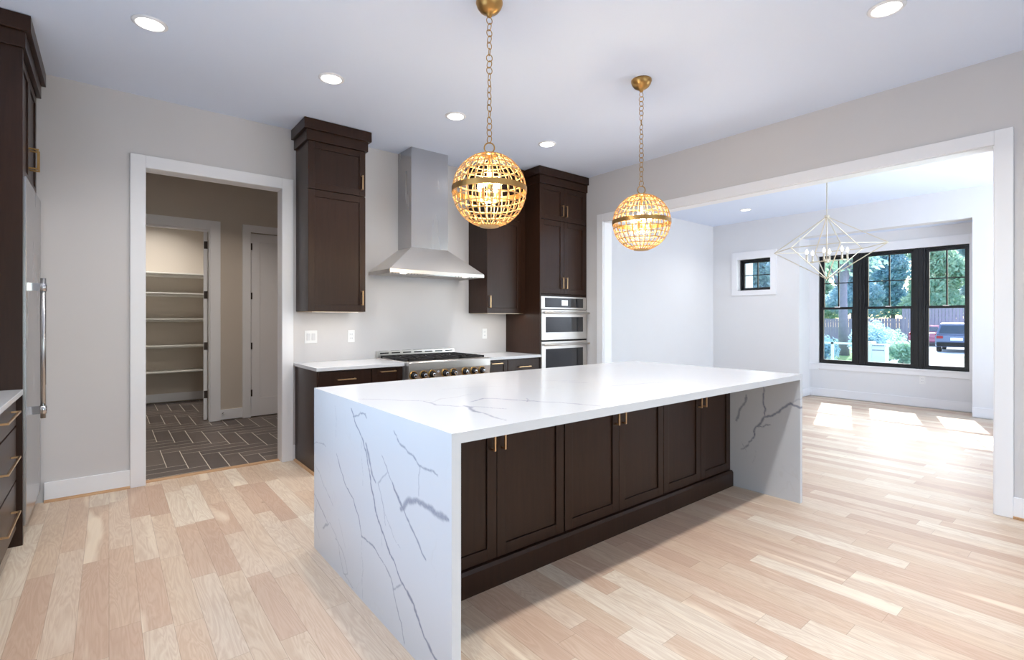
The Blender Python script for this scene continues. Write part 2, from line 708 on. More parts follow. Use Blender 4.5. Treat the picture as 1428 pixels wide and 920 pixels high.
# ------------------------------------------------------------------ walls
struct('wall_back', wallbox(1, YB, 5.01, XL, XR, 0, CZ, [(0.215, 1.235, -1, 2.505)]), M['wall'])
struct('wall_right', wallbox(0, XR, 4.76, YK, YB, 0, CZ, [(0.56, 3.97, -1, 2.478)]), M['wall'])
struct('wall_left', wallbox(0, XL - 0.15, XL, YK - 0.15, YB, 0, CZ, [(1.05, 2.75, 1.17, 2.33)]), M['wall'])
struct('wall_rear', wallbox(1, YK - 0.15, YK, XL, XR, 0, CZ, [(-0.4, 4.2, 0.15, 2.5)]), M['wall'])
# dining room
struct('wall_dining_left', wallbox(1, YD, YD + 0.15, 4.76, XF + 0.15, 0, CZ, []), M['dwall'])
struct('wall_dining_far', wallbox(0, XF, XF + 0.22, YS, YD, -0.05, CZ, [(1.295, 3.43, -0.05, 2.66), (3.885, 4.49, 1.81, 2.39)]), M['dwall'])
struct('wall_dining_bay', wallbox(0, 9.35, 9.52, 1.145, 3.58, -0.05, 2.80, [(1.385, 3.29, 0.565, 2.365)]), M['dwall'])
struct('wall_bay_side', MB().box(XF + 0.22, 9.35, 3.43, 3.58, -0.05, 2.80).box(XF + 0.22, 9.35, 1.145, 1.295, -0.05, 2.80), M['dwall'])
struct('ceiling_bay', MB().box(XF + 0.22, 9.35, 1.295, 3.43, 2.66, 2.80), M['ceil'])
struct('wall_dining_right', wallbox(1, YS - 0.15, YS, 4.76, XF + 0.15, 0, CZ, [(5.4, 8.4, 0.4, 2.55)]), M['dwall'])
# mudroom and pantry
struct('wall_mudroom_far', wallbox(1, 7.35, 7.47, -0.7, 2.5, 0, CZ, [(0.13, 1.0, -1, 2.445), (1.466, 2.28, -1, 2.46)]), M['mudwall'])
struct('wall_mudroom_left', MB().box(-0.72, -0.6, 5.01, 9.5, 0, CZ), M['mudwall'])
struct('wall_mudroom_right', MB().box(2.4, 2.52, 5.01, 7.6, 0, CZ), M['mudwall'])
struct('wall_mudroom_near', MB().box(-0.72, 0.215, 5.01, 5.02, 0, CZ).box(1.235, 2.52, 5.01, 5.02, 0, CZ).box(0.215, 1.235, 5.01, 5.02, 2.505, CZ), M['mudwall'])
struct('wall_pantry_back', MB().box(-0.72, 1.6, 9.5, 9.62, 0, CZ), M['mudwall'])
struct('wall_pantry_right', MB().box(1.42, 1.54, 7.47, 9.5, 0, CZ), M['mudwall'])
struct('wall_closet_back', MB().box(1.54, 2.52, 7.62, 7.70, 0, CZ), M['mudwall'])


# ------------------------------------------------------------------ casings, baseboards
def casing_y(name, x0, x1, ztop, wd, y, out, thk=0.02, z0=0.0):
    """flat casing round an opening in a wall of constant y; out=-1 faces -y"""
    mb = MB()
    y2 = y + out * thk
    mb.box(x0 - wd, x0, y, y2, z0, ztop + wd)
    mb.box(x1, x1 + wd, y, y2, z0, ztop + wd)
    mb.box(x0, x1, y, y2, ztop, ztop + wd)
    return struct(name, mb, M['trim'], 0.003)


casing_y('trim_2', 0.225, 1.228, 2.498, 0.098, YB, -1)
struct('trim_3', MB().box(0.215, 0.2245, YB, 5.01, 0, 2.5).box(1.228, 1.2349, YB, 5.01, 0, 2.5).box(0.2245, 1.228, YB, 5.01, 2.498, 2.504), M['trim'])
casing_y('trim_4', 0.14, 1.0, 2.445, 0.115, 7.35, -1)
struct('trim_5', MB().box(0.131, 0.145, 7.35, 7.47, 0, 2.445).box(0.99, 0.999, 7.35, 7.47, 0, 2.445).box(0.145, 0.99, 7.35, 7.47, 2.43, 2.444), M['trim'])
casing_y('trim_6', 1.466, 2.28, 2.46, 0.097, 7.35, -1)
# wide opening (constant x wall)
mb = MB()
for (a, b) in ((0.47, 0.561), (3.967, 4.058)):
    mb.box(XR, XR - 0.02, a, b, 0, 2.572)
mb.box(XR, XR - 0.02, 0.561, 3.967, 2.477, 2.572)
struct('trim_7', mb, M['trim'], 0.003)
mb = MB()
mb.box(XR, 4.76, 0.5605, 0.568, 0, 2.477).box(XR, 4.76, 3.96, 3.9695, 0, 2.477).box(XR, 4.76, 0.568, 3.96, 2.4705, 2.4775)
for (a, b) in ((0.47, 0.561), (3.967, 4.058)):
    mb.box(4.76, 4.78, a, b, 0, 2.572)
mb.box(4.76, 4.78, 0.561, 3.967, 2.477, 2.572)
struct('trim_8', mb, M['trim'])


def base_y(name, x0, x1, y, out, h=0.14):
    mb = MB().box(x0, x1, y, y + out * 0.016, 0.012, h)
    return struct(name, mb, M['trim'], 0.002)


def base_x(name, y0, y1, x, out, h=0.14):
    mb = MB().box(x, x + out * 0.016, y0, y1, 0.012, h)
    return struct(name, mb, M['trim'], 0.002)


base_y('baseboard_back', -0.36, 0.127, YB, -1)
base_y('baseboard_back_right', 1.326, 1.343, YB, -1)
struct('trim_9', MB().prism([(YB, 0), (YB - 0.034, 0), (YB - 0.030, 0.010), (YB - 0.016, 0.018), (YB, 0.018)], 0, -0.36, 0.127), M['oakstrip'])
struct('trim_17', MB().prism([(1.343, 0.0), (1.325, 0.0), (1.330, 0.012), (1.343, 0.018)], 1, 4.27, 4.85), M['oakstrip'])
base_x('baseboard_right', YK, 0.47, XR, -1)
struct('trim_10', MB().box(XR, XR - 0.03, YK, 0.47, 0, 0.016), M['oakstrip'])
base_x('baseboard_right_far', 4.058, 4.20, XR, -1)
base_x('baseboard_dining_far', 3.43, YD, XF, -1)
base_x('baseboard_dining_far_right', YS, 1.295, XF, -1)
base_x('baseboard_bay', 1.295, 3.43, 9.35, -1)
base_y('baseboard_bay_side', XF, 9.334, 3.43, -1)
base_y('baseboard_dining_left', 4.78, XF - 0.016, YD, -1)
base_y('baseboard_mudroom', 1.115, 1.369, 7.35, -1)
base_y('baseboard_pantry', -0.6, 1.42, 9.5, -1)

# ------------------------------------------------------------------ windows
def window_unit(name, x, y0, y1, z0, z1, rail=None, cols=2, rows=2, wide=0.05):
    """black window in a wall of constant x, seen from -x; rail: height of meeting rail for double-hung"""
    root = bpy.data.objects.new(name, None)
    C.objects.link(root)
    root['kind'] = 'structure'
    root.location = (x, (y0 + y1) / 2, z0)
    hw = (y1 - y0) / 2
    H = z1 - z0
    fr = 0.022
    mb = MB()
    mb.box(0, 0.11, -hw, -hw + fr, 0, H).box(0, 0.11, hw - fr, hw, 0, H)
    mb.box(0, 0.11, -hw + fr, hw - fr, 0, fr).box(0, 0.11, -hw + fr, hw - fr, H - fr, H)
    mb.build('window_frame', M['black'], root, 0.002)

    def sash(a, b, xoff, munt, nm):
        sw = 0.038
        m = MB()
        i0, i1 = -hw + fr, hw - fr
        m.box(xoff, xoff + 0.035, i0, i0 + sw, a, b).box(xoff, xoff + 0.035, i1 - sw, i1, a, b)
        m.box(xoff, xoff + 0.035, i0 + sw, i1 - sw, a, a + sw).box(xoff, xoff + 0.035, i0 + sw, i1 - sw, b - sw, b)
        if munt:
            for c in range(1, cols):
                yy = i0 + sw + (i1 - i0 - 2 * sw) * c / cols
                m.box(xoff + 0.006, xoff + 0.028, yy - 0.009, yy + 0.009, a + sw, b - sw)
            for r in range(1, rows):
                zz = a + sw + (b - a - 2 * sw) * r / rows
                m.box(xoff + 0.0065, xoff + 0.0275, i0 + sw, i1 - sw, zz - 0.008, zz + 0.008)
        s = m.build(nm, M['black'], root, 0.0)
        MB().box(xoff + 0.015, xoff + 0.019, i0 + sw * 0.6, i1 - sw * 0.6, a + sw * 0.6, b - sw * 0.6).build('pane', M['glass'], s)
        return s
    if rail is None:
        sash(fr, H - fr, 0.04, True, 'sash')
    else:
        r = rail - z0
        sash(r - 0.012, H - fr, 0.055, True, 'upper_sash')
        s = sash(fr, r + 0.026, 0.015, False, 'lower_sash')
        MB().box(-0.006, 0.018, -0.035, 0.035, r + 0.02, r + 0.034).build('sash_lock', M['plate'], s)
    return root


WX = 9.37
window_unit('window_1', WX, 2.755, 3.288, 0.567, 2.363, 1.478)
window_unit('window_2', WX, 1.995, 2.660, 0.567, 2.363, 1.478)
window_unit('window_3', WX, 1.387, 1.900, 0.567, 2.363, 1.478)
struct('window_mullion', MB().box(WX - 0.012, WX + 0.11, 2.66, 2.755, 0.567, 2.363).box(WX - 0.012, WX + 0.11, 1.90, 1.995, 0.567, 2.363)
       .box(WX - 0.022, WX - 0.012, 2.675, 2.700, 0.567, 2.363).box(WX - 0.022, WX - 0.012, 2.715, 2.74, 0.567, 2.363)
       .box(WX - 0.022, WX - 0.012, 1.915, 1.94, 0.567, 2.363).box(WX - 0.022, WX - 0.012, 1.955, 1.98, 0.567, 2.363), M['black'])
window_unit('window_4', 9.04, 3.892, 4.482, 1.816, 2.384, None, wide=0.04)
# casings of the bay window and small window
mb = MB()
mb.box(9.35, 9.335, 3.288, 3.43, 0.45, 2.50).box(9.35, 9.335, 1.296, 1.387, 0.45, 2.50)
mb.box(9.35, 9.335, 1.387, 3.288, 2.363, 2.50).box(9.35, 9.335, 1.387, 3.288, 0.47, 0.567)
struct('trim_11', mb, M['trim'], 0.002)
struct('trim_12', MB().box(9.322, 9.37, 1.296, 3.43, 0.545, 0.567), M['trim'], 0.002)
mb = MB()
mb.box(XF, XF - 0.018, 3.79, 3.892, 1.73, 2.515).box(XF, XF - 0.018, 4.475, 4.58, 1.73, 2.515)
mb.box(XF, XF - 0.018, 3.892, 4.475, 2.38, 2.515).box(XF, XF - 0.018, 3.892, 4.475, 1.73, 1.82)
struct('trim_13', mb, M['trim'], 0.002)
# windows outside the view: over the sink, patio doors behind the camera, dining side window added to let light in
def plain_window(name, axis, p, a0, a1, z0, z1, n):
    root = bpy.data.objects.new(name, None)
    C.objects.link(root)
    root['kind'] = 'structure'
    m = MB()
    g = MB()
    t = 0.05
    W = (a1 - a0) / n

    def bx(mm, s, e, b0, b1, th):
        if axis == 0:
            mm.box(p - th, p + th, s, e, b0, b1)
        else:
            mm.box(s, e, p - th, p + th, b0, b1)
    for k in range(n + 1):
        c = a0 + W * k
        bx(m, max(a0, c - t / 2), min(a1, c + t / 2), z0, z1, 0.03)
    bx(m, a0, a1, z0, z0 + t, 0.029)
    bx(m, a0, a1, z1 - t, z1, 0.029)
    bx(g, a0 + t / 2, a1 - t / 2, z0 + t, z1 - t, 0.003)
    m.build('window_frame', M['black'], root)
    g.build('pane', M['glass'], root)


plain_window('window_5', 0, XL - 0.08, 1.05, 2.75, 1.17, 2.33, 2)
plain_window('window_6', 1, YK - 0.08, -0.4, 4.2, 0.15, 2.5, 4)
plain_window('window_7', 1, YS - 0.08, 5.4, 8.4, 0.4, 2.55, 3)

# ------------------------------------------------------------------ doors in the mudroom
def door_leaf(root, w, h, name='leaf'):
    """one-panel shaker door, hinge at x=0, faces -y"""
    m = MB()
    t = 0.04
    st, top, bot = 0.115, 0.115, 0.245
    m.box(0, st, 0, t, 0.008, h).box(w - st, w, 0, t, 0.008, h)
    m.box(st, w - st, 0, t, h - top, h).box(st, w - st, 0, t, 0.008, bot)
    m.box(st, w - st, 0.012, t - 0.012, bot, h - top)
    return m.build(name, M['trim'], root, 0.002)


d = bpy.data.objects.new('door_1', None)
C.objects.link(d)
d['kind'] = 'structure'
d['label'] = 'white one-panel closet door, closed, right of the pantry opening'
d.location = (1.470, 7.362, 0)
door_leaf(d, 0.80, 2.452)
for z in (0.32, 0.947, 1.616, 2.275):
    MB().cyl((-0.002, -0.006, z - 0.045), 0.007, 0.09, 2, 10).box(0, 0.02, -0.003, 0.0, z - 0.045, z + 0.045).build('hinge', M['bronze'], d)
d2 = bpy.data.objects.new('door_2', None)
C.objects.link(d2)
d2['kind'] = 'structure'
d2['label'] = 'white pantry door swung open, seen edge-on'
d2.location = (0.955, 7.485, 0)
d2.rotation_euler = (0, 0, math.radians(80.5))
m = MB()
m2 = door_leaf(d2, 0.80, 2.43)
m2.location = (0, -0.03, 0)
for z in (0.336, 0.959, 1.619, 2.262):
    MB().box(-0.006, 0.002, -0.036, 0.004, z - 0.048, z + 0.048).build('hinge', M['bronze'], d2)
# black gaps at the hinge jamb are the real gap between leaf and jamb

# ------------------------------------------------------------------ quartz slabs with veins
def seg_dist(px, py, ax, ay, bx, by):
    dx, dy = bx - ax, by - ay
    L2 = dx * dx + dy * dy + 1e-12
    t = np.clip(((px - ax) * dx + (py - ay) * dy) / L2, 0, 1)
    return np.hypot(px - ax - t * dx, py - ay - t * dy)


def vein_field(P, Q, lines, seed=1):
    rnd = random.Random(seed)
    out = np.zeros(P.shape)
    for (pts, wd, st) in lines:
        # midpoint jitter
        pl = list(pts)
        for it in range(3):
            q = [pl[0]]
            for a, b in zip(pl[:-1], pl[1:]):
                L = math.hypot(b[0] - a[0], b[1] - a[1])
                j = L * 0.09
                q.append(((a[0] + b[0]) / 2 + rnd.uniform(-j, j), (a[1] + b[1]) / 2 + rnd.uniform(-j, j)))
                q.append(b)
            pl = q
        ns = len(pl) - 1
        for k in range(ns):
            a, b = pl[k], pl[k + 1]
            w_ = wd * rnd.uniform(0.6, 1.25)
            if k < 3 or k > ns - 4:
                w_ *= 0.75
            m_ = w_ * 3
            sel = (P > min(a[0], b[0]) - m_) & (P < max(a[0], b[0]) + m_) & (Q > min(a[1], b[1]) - m_) & (Q < max(a[1], b[1]) + m_)
            if not sel.any():
                continue
            d_ = seg_dist(P[sel], Q[sel], a[0], a[1], b[0], b[1])
            v_ = min(1.0, st * 1.15) * np.clip(1.6 - d_ / (w_ * 1.15), 0, 1)
            out[sel] = np.maximum(out[sel], v_)
    return out


def grid_slab(name, parent, x0, x1, y0, y1, z0, z1, face, lines, res, bevel_mat='quartz'):
    """box whose chosen face ('x0','x1','z1') is a fine grid carrying the vein attribute"""
    if face == 'z1':
        U, V = (x0, x1), (y0, y1)
        P3 = lambda u, v: (u, v, np.full(u.shape, z1))
        Q3 = lambda u, v: (u, v, np.full(u.shape, z0))
    elif face == 'x0':
        U, V = (y0, y1), (z0, z1)
        P3 = lambda u, v: (np.full(u.shape, x0), u, v)
        Q3 = lambda u, v: (np.full(u.shape, x1), u, v)
    nu = int((U[1] - U[0]) / res) + 2
    nv = int((V[1] - V[0]) / res) + 2
    uu = np.linspace(U[0], U[1], nu)
    vv = np.linspace(V[0], V[1], nv)
    G, H = np.meshgrid(uu, vv, indexing='ij')
    top = np.stack(P3(G, H), -1).reshape(-1, 3)
    fld = vein_field(G, H, lines).reshape(-1)
    idx = np.arange(nu * nv).reshape(nu, nv)
    quads = np.stack([idx[:-1, :-1], idx[1:, :-1], idx[1:, 1:], idx[:-1, 1:]], -1).reshape(-1, 4)
    # rim ring copied to the back
    rim = list(idx[:, 0]) + list(idx[-1, 1:]) + list(idx[-2::-1, -1]) + list(idx[0, -2:0:-1])
    gu, gv = G.reshape(-1)[rim], H.reshape(-1)[rim]
    back = np.stack(Q3(gu, gv), -1)
    b0 = nu * nv
    nr = len(rim)
    verts = np.concatenate([top, back])
    faces = [tuple(q) for q in quads.tolist()]
    for k in range(nr):
        k2 = (k + 1) % nr
        faces.append((int(rim[k]), b0 + k, b0 + k2, int(rim[k2])))
    faces.append(tuple(b0 + k for k in range(nr)))
    me = bpy.data.meshes.new(name)
    me.from_pydata(verts.tolist(), [], faces)
    bm = bmesh.new()
    bm.from_mesh(me)
    bmesh.ops.recalc_face_normals(bm, faces=bm.faces)
    bm.to_mesh(me)
    bm.free()
    a = me.attributes.new('vein', 'FLOAT', 'POINT')
    a.data.foreach_set('value', np.concatenate([fld, fld[rim]]).astype(np.float32))
    me.materials.append(M[bevel_mat])
    o = bpy.data.objects.new(name, me)
    C.objects.link(o)
    o.parent = parent
    return o


# photo measurements -> slab coordinates
FPX, HZ, CX_ = 694.4, 444.5, 714.0
TH = math.atan(562 / 694.4)


def ray(u, v):
    a = (u - CX_) / FPX
    return (math.sin(TH) + a * math.cos(TH), math.cos(TH) - a * math.sin(TH), -(v - HZ) / FPX)


def on_x(u, v, X):
    r = ray(u, v)
    t = X / r[0]
    return (r[1] * t, CH + r[2] * t)


def on_z(u, v, Z):
    r = ray(u, v)
    t = (Z - CH) / r[2]
    return (r[0] * t, r[1] * t)


IX0, IX1, IY0, IY1, IZ = 0.915, 3.85, 1.46, 2.935, 0.915


def L1(*p):
    return [on_x(430 + a / 2.5545, 560 + b / 2.5545, IX0) for (a, b) in p]


left_lines = [
    (L1((138, -6), (160, 45), (190, 125), (205, 175), (216, 240)), 0.0035, 0.8),
    (L1((205, 150), (222, 230), (240, 288)), 0.006, 0.7),
    (L1((216, 240), (222, 290), (240, 390), (262, 460), (290, 540), (330, 640)), 0.004, 0.9),
    (L1((330, 640), (375, 720), (400, 800), (460, 925)), 0.005, 0.95),
    (L1((160, 52), (175, 50), (185, 40), (203, 47), (202, 8)), 0.003, 0.7),
    (L1((185, 40), (182, 10)), 0.002, 0.6), (L1((203, 47), (207, 58)), 0.003, 0.7),
    (L1((215, 15), (235, 38), (255, 38)), 0.003, 0.5),
    (L1((100, 185), (130, 290), (160, 345), (190, 480), (210, 497), (265, 570)), 0.003, 0.75),
    (L1((265, 570), (300, 650), (315, 730), (342, 860)), 0.003, 0.6),
    (L1((305, 105), (345, 165), (395, 228), (435, 245), (460, 262)), 0.003, 0.65),
    (L1((398, 228), (393, 335)), 0.002, 0.5),
    (L1((262, 192), (283, 250), (300, 290)), 0.0022, 0.6),
    (L1((300, 290), (325, 355), (340, 385)), 0.005, 0.8),
    (L1((340, 385), (375, 465), (418, 562)), 0.0035, 0.75),
    (L1((283, 250), (248, 290), (262, 350), (275, 440)), 0.0022, 0.55),
    (L1((262, 350), (285, 430), (328, 522)), 0.0016, 0.4),
    (L1((330, 382), (350, 357), (385, 350), (420, 372), (450, 395), (498, 420)), 0.009, 0.7),
    (L1((18, 153), (45, 148), (62, 160)), 0.002, 0.5),
    (L1((20, 215), (55, 300), (88, 372)), 0.002, 0.4),
    (L1((18, 320), (45, 380), (70, 435)), 0.003, 0.5),
    (L1((75, 430), (105, 500), (125, 610), (160, 665)), 0.002, 0.45),
    (L1((30, 360), (22, 420), (40, 485)), 0.002, 0.4), (L1((52, 450), (72, 435)), 0.005, 0.5),
    (L1((95, 485), (130, 560), (140, 612), (125, 612)), 0.002, 0.4),
    (L1((95, 15), (98, 125)), 0.0018, 0.35), (L1((192, 130), (194, 300)), 0.0015, 0.35),
    (L1((190, 495), (193, 700)), 0.0015, 0.35), (L1((263, 455), (263, 545)), 0.0015, 0.35),
    (L1((303, 668), (336, 645)), 0.003, 0.6), (L1((108, 415), (132, 520)), 0.0015, 0.3),
]


def T1(*p):
    return [on_z(500 + a / 5.94, 440 + b / 5.94, IZ) for (a, b) in p]


def T2(*p):
    return [on_z(430 + a / 3.038, 500 + b / 3.038, IZ) for (a, b) in p]


top_lines = [
    (T1((0, 690), (300, 698), (540, 708)), 0.003, 0.4),
    (T1((540, 708), (640, 740), (820, 750), (1220, 772)), 0.004, 0.5),
    (T1((870, 745), (930, 760), (950, 787), (1010, 802)), 0.007, 0.65),
    (T1((1010, 802), (1100, 832), (1220, 866)), 0.004, 0.5),
    (T2((690, 182), (740, 168), (900, 176), (1000, 183), (1240, 201)), 0.0045, 0.55),
    (T2((925, 168), (928, 182)), 0.003, 0.5),
    (T2((230, 170), (400, 178), (520, 176)), 0.003, 0.35),
    (T2((520, 185), (560, 170), (690, 150)), 0.003, 0.25),
    (T2((1060, 98), (1180, 102)), 0.004, 0.4), (T2((980, 95), (1140, 92)), 0.003, 0.3),
    (T2((250, 240), (330, 245), (400, 262)), 0.002, 0.3),
    (T2((560, 130), (700, 120), (820, 118)), 0.003, 0.2),
    (T2((1250, 120), (1330, 112), (1500, 100)), 0.004, 0.25),
    (T2((1300, 215), (1306, 230)), 0.004, 0.5),
]
RX = IX1 - 0.038


def R1(*p):
    return [on_x(920 + a / 5.94, 500 + b / 5.94, RX) for (a, b) in p]


right_lines = [
    (R1((855, 225), (858, 330), (862, 390), (875, 412), (870, 468)), 0.004, 0.95),
    (R1((1198, 430), (1140, 395), (1085, 368), (1040, 400), (990, 440), (950, 460), (860, 485), (830, 540), (800, 560)), 0.005, 1.0),
    (R1((800, 560), (782, 600), (785, 640), (740, 690)), 0.0045, 0.9),
    (R1((800, 562), (850, 567), (880, 545), (915, 547)), 0.003, 0.85),
    (R1((716, 300), (712, 355), (670, 410), (655, 465), (635, 512)), 0.006, 0.7),
    (R1((740, 700), (700, 742), (670, 750)), 0.003, 0.6), (R1((735, 715), (715, 730)), 0.005, 0.7),
    (R1((1095, 372), (1190, 322)), 0.003, 0.4),
    (R1((680, 690), (720, 770)), 0.002, 0.4), (R1((800, 760), (770, 860)), 0.002, 0.2),
]

wt = thing('waterfall_countertop', 'white grey-veined quartz island top with waterfall ends down to the floor', 'countertop', (0, 0, 0))
grid_slab('top_slab', wt, IX0, IX1, IY0, IY1, IZ - 0.038, IZ, 'z1', top_lines, 0.007)
o = grid_slab('side_slab', wt, IX0, IX0 + 0.038, IY0, IY1, 0.0, IZ - 0.038, 'x0', left_lines, 0.0042)
o['label'] = 'left waterfall end with many grey veins'
o = grid_slab('side_slab', wt, RX, IX1, IY0, IY1, 0.0, IZ - 0.038, 'x0', right_lines, 0.006)
o['label'] = 'right waterfall end with one branching vein'


# ------------------------------------------------------------------ cabinet helpers (local: front faces -y, x along the run, y=0 at carcass front)
def bar_pull(parent, x, z, length, y, vertical=True, mat='champagne', th=0.010, off=0.032):
    m = MB()
    if vertical:
        m.box(x - th / 2, x + th / 2, y - off, y - off + th, z - length / 2, z + length / 2)
        for s in (-1, 1):
            zz = z + s * (length / 2 - th / 2)
            m.box(x - th / 2, x + th / 2, y - off + th, y, zz - th / 2, zz + th / 2)
    else:
        m.box(x - length / 2, x + length / 2, y - off, y - off + th, z - th / 2, z + th / 2)
        for s in (-1, 1):
            xx = x + s * (length / 2 - th / 2)
            m.box(xx - th / 2, xx + th / 2, y - off + th, y, z - th / 2, z + th / 2)
    return m.build('handle', M[mat], parent, 0.0015)


def shaker(parent, x0, x1, z0, z1, rail=0.058, th=0.02, name='door', rec=0.009):
    m = MB()
    m.box(x0, x0 + rail, -th, 0, z0, z1).box(x1 - rail, x1, -th, 0, z0, z1)
    m.box(x0 + rail, x1 - rail, -th, 0, z0, z0 + rail).box(x0 + rail, x1 - rail, -th, 0, z1 - rail, z1)
    m.box(x0 + rail, x1 - rail, -th + rec, 0, z0 + rail, z1 - rail)
    return m.build(name, M['espresso'], parent, 0.0018)


def slab_front(parent, x0, x1, z0, z1, th=0.02, name='drawer'):
    return MB().box(x0, x1, -th, 0, z0, z1).build(name, M['espresso'], parent, 0.002)


def crown(parent, x0, x1, yf, yb, left=True, right=True, ztop=CZ - 0.004):
    """two-tier flat crown, yf = cabinet door face, wraps exposed sides"""
    m = MB()
    l1, r1 = (0.018 if left else 0), (0.018 if right else 0)
    m.box(x0 - l1, x1 + r1, yf - 0.018, yb, 2.875, 2.965)
    l2, r2 = (0.042 if left else 0), (0.042 if right else 0)
    m.box(x0 - l2, x1 + r2, yf - 0.042, yb, 2.965, ztop)
    return m.build('crown', M['espresso'], parent, 0.002)


# ------------------------------------------------------------------ island cabinets
isl = [(1.035, 1.498, 1.965, 0.955, 1.970), (1.975, 2.443, 2.910, 1.970, 2.913), (2.915, 3.378, 3.835, 2.913, 3.810)]
labs = ['dark espresso double-door island cabinet nearest the left waterfall end',
        'dark espresso double-door island cabinet in the middle of the island',
        'dark espresso double-door island cabinet beside the right waterfall end']
for (a, mid, b, c0, c1), lb in zip(isl, labs):
    b = min(b, c1 - 0.002)
    t = thing('island_cabinet', lb, 'cabinet', (c0, 1.99, 0), 0, 'cabinets under the island top')
    MB().box(0, c1 - c0 - 0.001, 0, 0.93, 0.0, IZ - 0.0385).build('carcass', M['espresso'], t)
    dl = shaker(t, a - c0, mid - c0 - 0.0015, 0.125, 0.868)
    bar_pull(dl, mid - c0 - 0.032, 0.745, 0.165, -0.02)
    dr = shaker(t, mid - c0 + 0.0015, b - c0, 0.125, 0.868)
    bar_pull(dr, mid - c0 + 0.032, 0.745, 0.165, -0.02)
    pl = MB().box(0, c1 - c0 - 0.001, -0.045, 0, 0.0, 0.106).prism([(-0.045, 0.106), (0, 0.106), (0, 0.122), (-0.036, 0.122)], 0, 0, c1 - c0 - 0.001)
    pl.build('plinth', M['espresso'], t)
    if c0 < 1:
        MB().box(0, a - c0 - 0.002, -0.02, 0, 0.125, 0.868).build('filler_strip', M['espresso'], t)

# ------------------------------------------------------------------ base cabinets on the back wall
YC = 4.27   # carcass front; door faces at 4.25


def base_unit(x0, x1, label, fronts, left_end=False):
    t = thing('base_cabinet', label, 'cabinet', (x0, YC, 0), 0, 'base cabinets along the back wall')
    W = x1 - x0
    MB().box(0, W - 0.001, 0, YB - YC, 0.10, 0.872).build('carcass', M['espresso'], t)
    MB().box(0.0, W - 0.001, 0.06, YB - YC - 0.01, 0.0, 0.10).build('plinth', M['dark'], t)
    if left_end:
        MB().box(-0.018, 0, -0.02, YB - YC, 0.0, 0.872).build('end_panel', M['espresso'], t, 0.001)
    for kind in fronts:
        if kind == 'drawer_door':
            dr = slab_front(t, 0.002, W - 0.004, 0.715, 0.862)
            bar_pull(dr, W / 2, 0.79, 0.16, -0.02, False)
            dd = shaker(t, 0.002, W / 2 - 0.002, 0.105, 0.708)
            bar_pull(dd, W / 2 - 0.03, 0.6, 0.15, -0.02)
            dd = shaker(t, W / 2 + 0.002, W - 0.004, 0.105, 0.708)
            bar_pull(dd, W / 2 + 0.03, 0.6, 0.15, -0.02)
        elif kind == 'pullout':
            dd = shaker(t, 0.002, W - 0.004, 0.105, 0.862, 0.05)
            bar_pull(dd, W / 2, 0.833, 0.15, -0.02, False)
        elif kind == 'drawers':
            for (a, b) in ((0.715, 0.862), (0.415, 0.708), (0.105, 0.408)):
                dr = slab_front(t, 0.002, W - 0.004, a, b)
                bar_pull(dr, W / 2, (a + b) / 2 - 0.01, 0.18, -0.02, False)
    return t


base_unit(1.363, 1.825, 'dark base cabinet with top drawer, at the doorway end of the back counter', ['drawer_door'], True)
base_unit(1.825, 2.130, 'narrow dark pull-out base cabinet touching the left side of the range', ['pullout'])
base_unit(3.062, 3.380, 'narrow dark pull-out base cabinet touching the right side of the range', ['pullout'])
base_unit(3.380, 3.842, 'dark drawer base cabinet between the narrow pull-out and the oven tower', ['drawers'])


def top_slab(name, label, x0, x1, y0, y1, z1=0.903, th=0.03, round_left=False):
    m = MB()
    m.box(x0, x1, y0, y1, z1 - th, z1)
    o_ = m.build(name, M['quartz'], None, 0.003)
    tag(o_, label, 'countertop')
    return o_


top_slab('counter_slab', 'white quartz counter left of the range under the light switches', 1.332, 2.128, 4.21, YB)
top_slab('counter_slab', 'short white quartz counter between the range and the oven tower', 3.064, 3.842, 4.21, YB)
o = MB().box(1.332, 3.842, YB - 0.012, YB, 0.904, 2.8).build('backsplash', paint('pale_grey_backsplash_slab', srgb(226, 226, 230), 0.35, 0.04, 1.5, 0.4), None)
o.hide_render = False
bpy.data.objects.remove(o, do_unlink=True)

# ------------------------------------------------------------------ upper cabinets
YU = 4.52
t = thing('upper_cabinet', 'dark stacked upper cabinet with crown left of the steel hood, nearest the doorway', 'cabinet', (1.352, YU, 1.373), 0, 'upper cabinets beside the hood')
MB().box(0, 0.522, 0, YB - YU, 0.004, 1.51).build('carcass', M['espresso'], t)
MB().box(0.01, 0.512, 0.004, YB - YU - 0.004, 0.0, 0.004).build('bottom_panel', M['maple'], t)
dd = shaker(t, 0.0, 0.52, 0.003, 1.075)
bar_pull(dd, 0.484, 0.130, 0.135, -0.02)
dd = shaker(t, 0.0, 0.52, 1.083, 1.500)
bar_pull(dd, 0.484, 1.205, 0.135, -0.02)
cr = crown(t, 0, 0.522, -0.02, YB - YU)
cr.location = (0, 0, -1.373)

t_left = t
t = thing('upper_cabinet', 'dark stacked upper cabinet right of the steel hood, joined to the oven tower', 'cabinet', (3.286, YU, 1.373), 0, 'upper cabinets beside the hood')
MB().box(0, 0.557, 0, YB - YU, 0.004, 1.51).build('carcass', M['espresso'], t)
MB().box(0.01, 0.547, 0.004, YB - YU - 0.004, 0.0, 0.004).build('bottom_panel', M['maple'], t)
dd = shaker(t, 0.0, 0.49, 0.003, 1.075)
bar_pull(dd, 0.03, 0.130, 0.135, -0.02)
dd = shaker(t, 0.0, 0.49, 1.083, 1.500)
bar_pull(dd, 0.03, 1.205, 0.135, -0.02)
MB().box(0.492, 0.556, -0.02, 0, 0.003, 1.5).build('filler_strip', M['espresso'], t)
cr = crown(t, 0, 0.555, -0.02, YB - YU, True, False)
cr.location = (0, 0, -1.373)

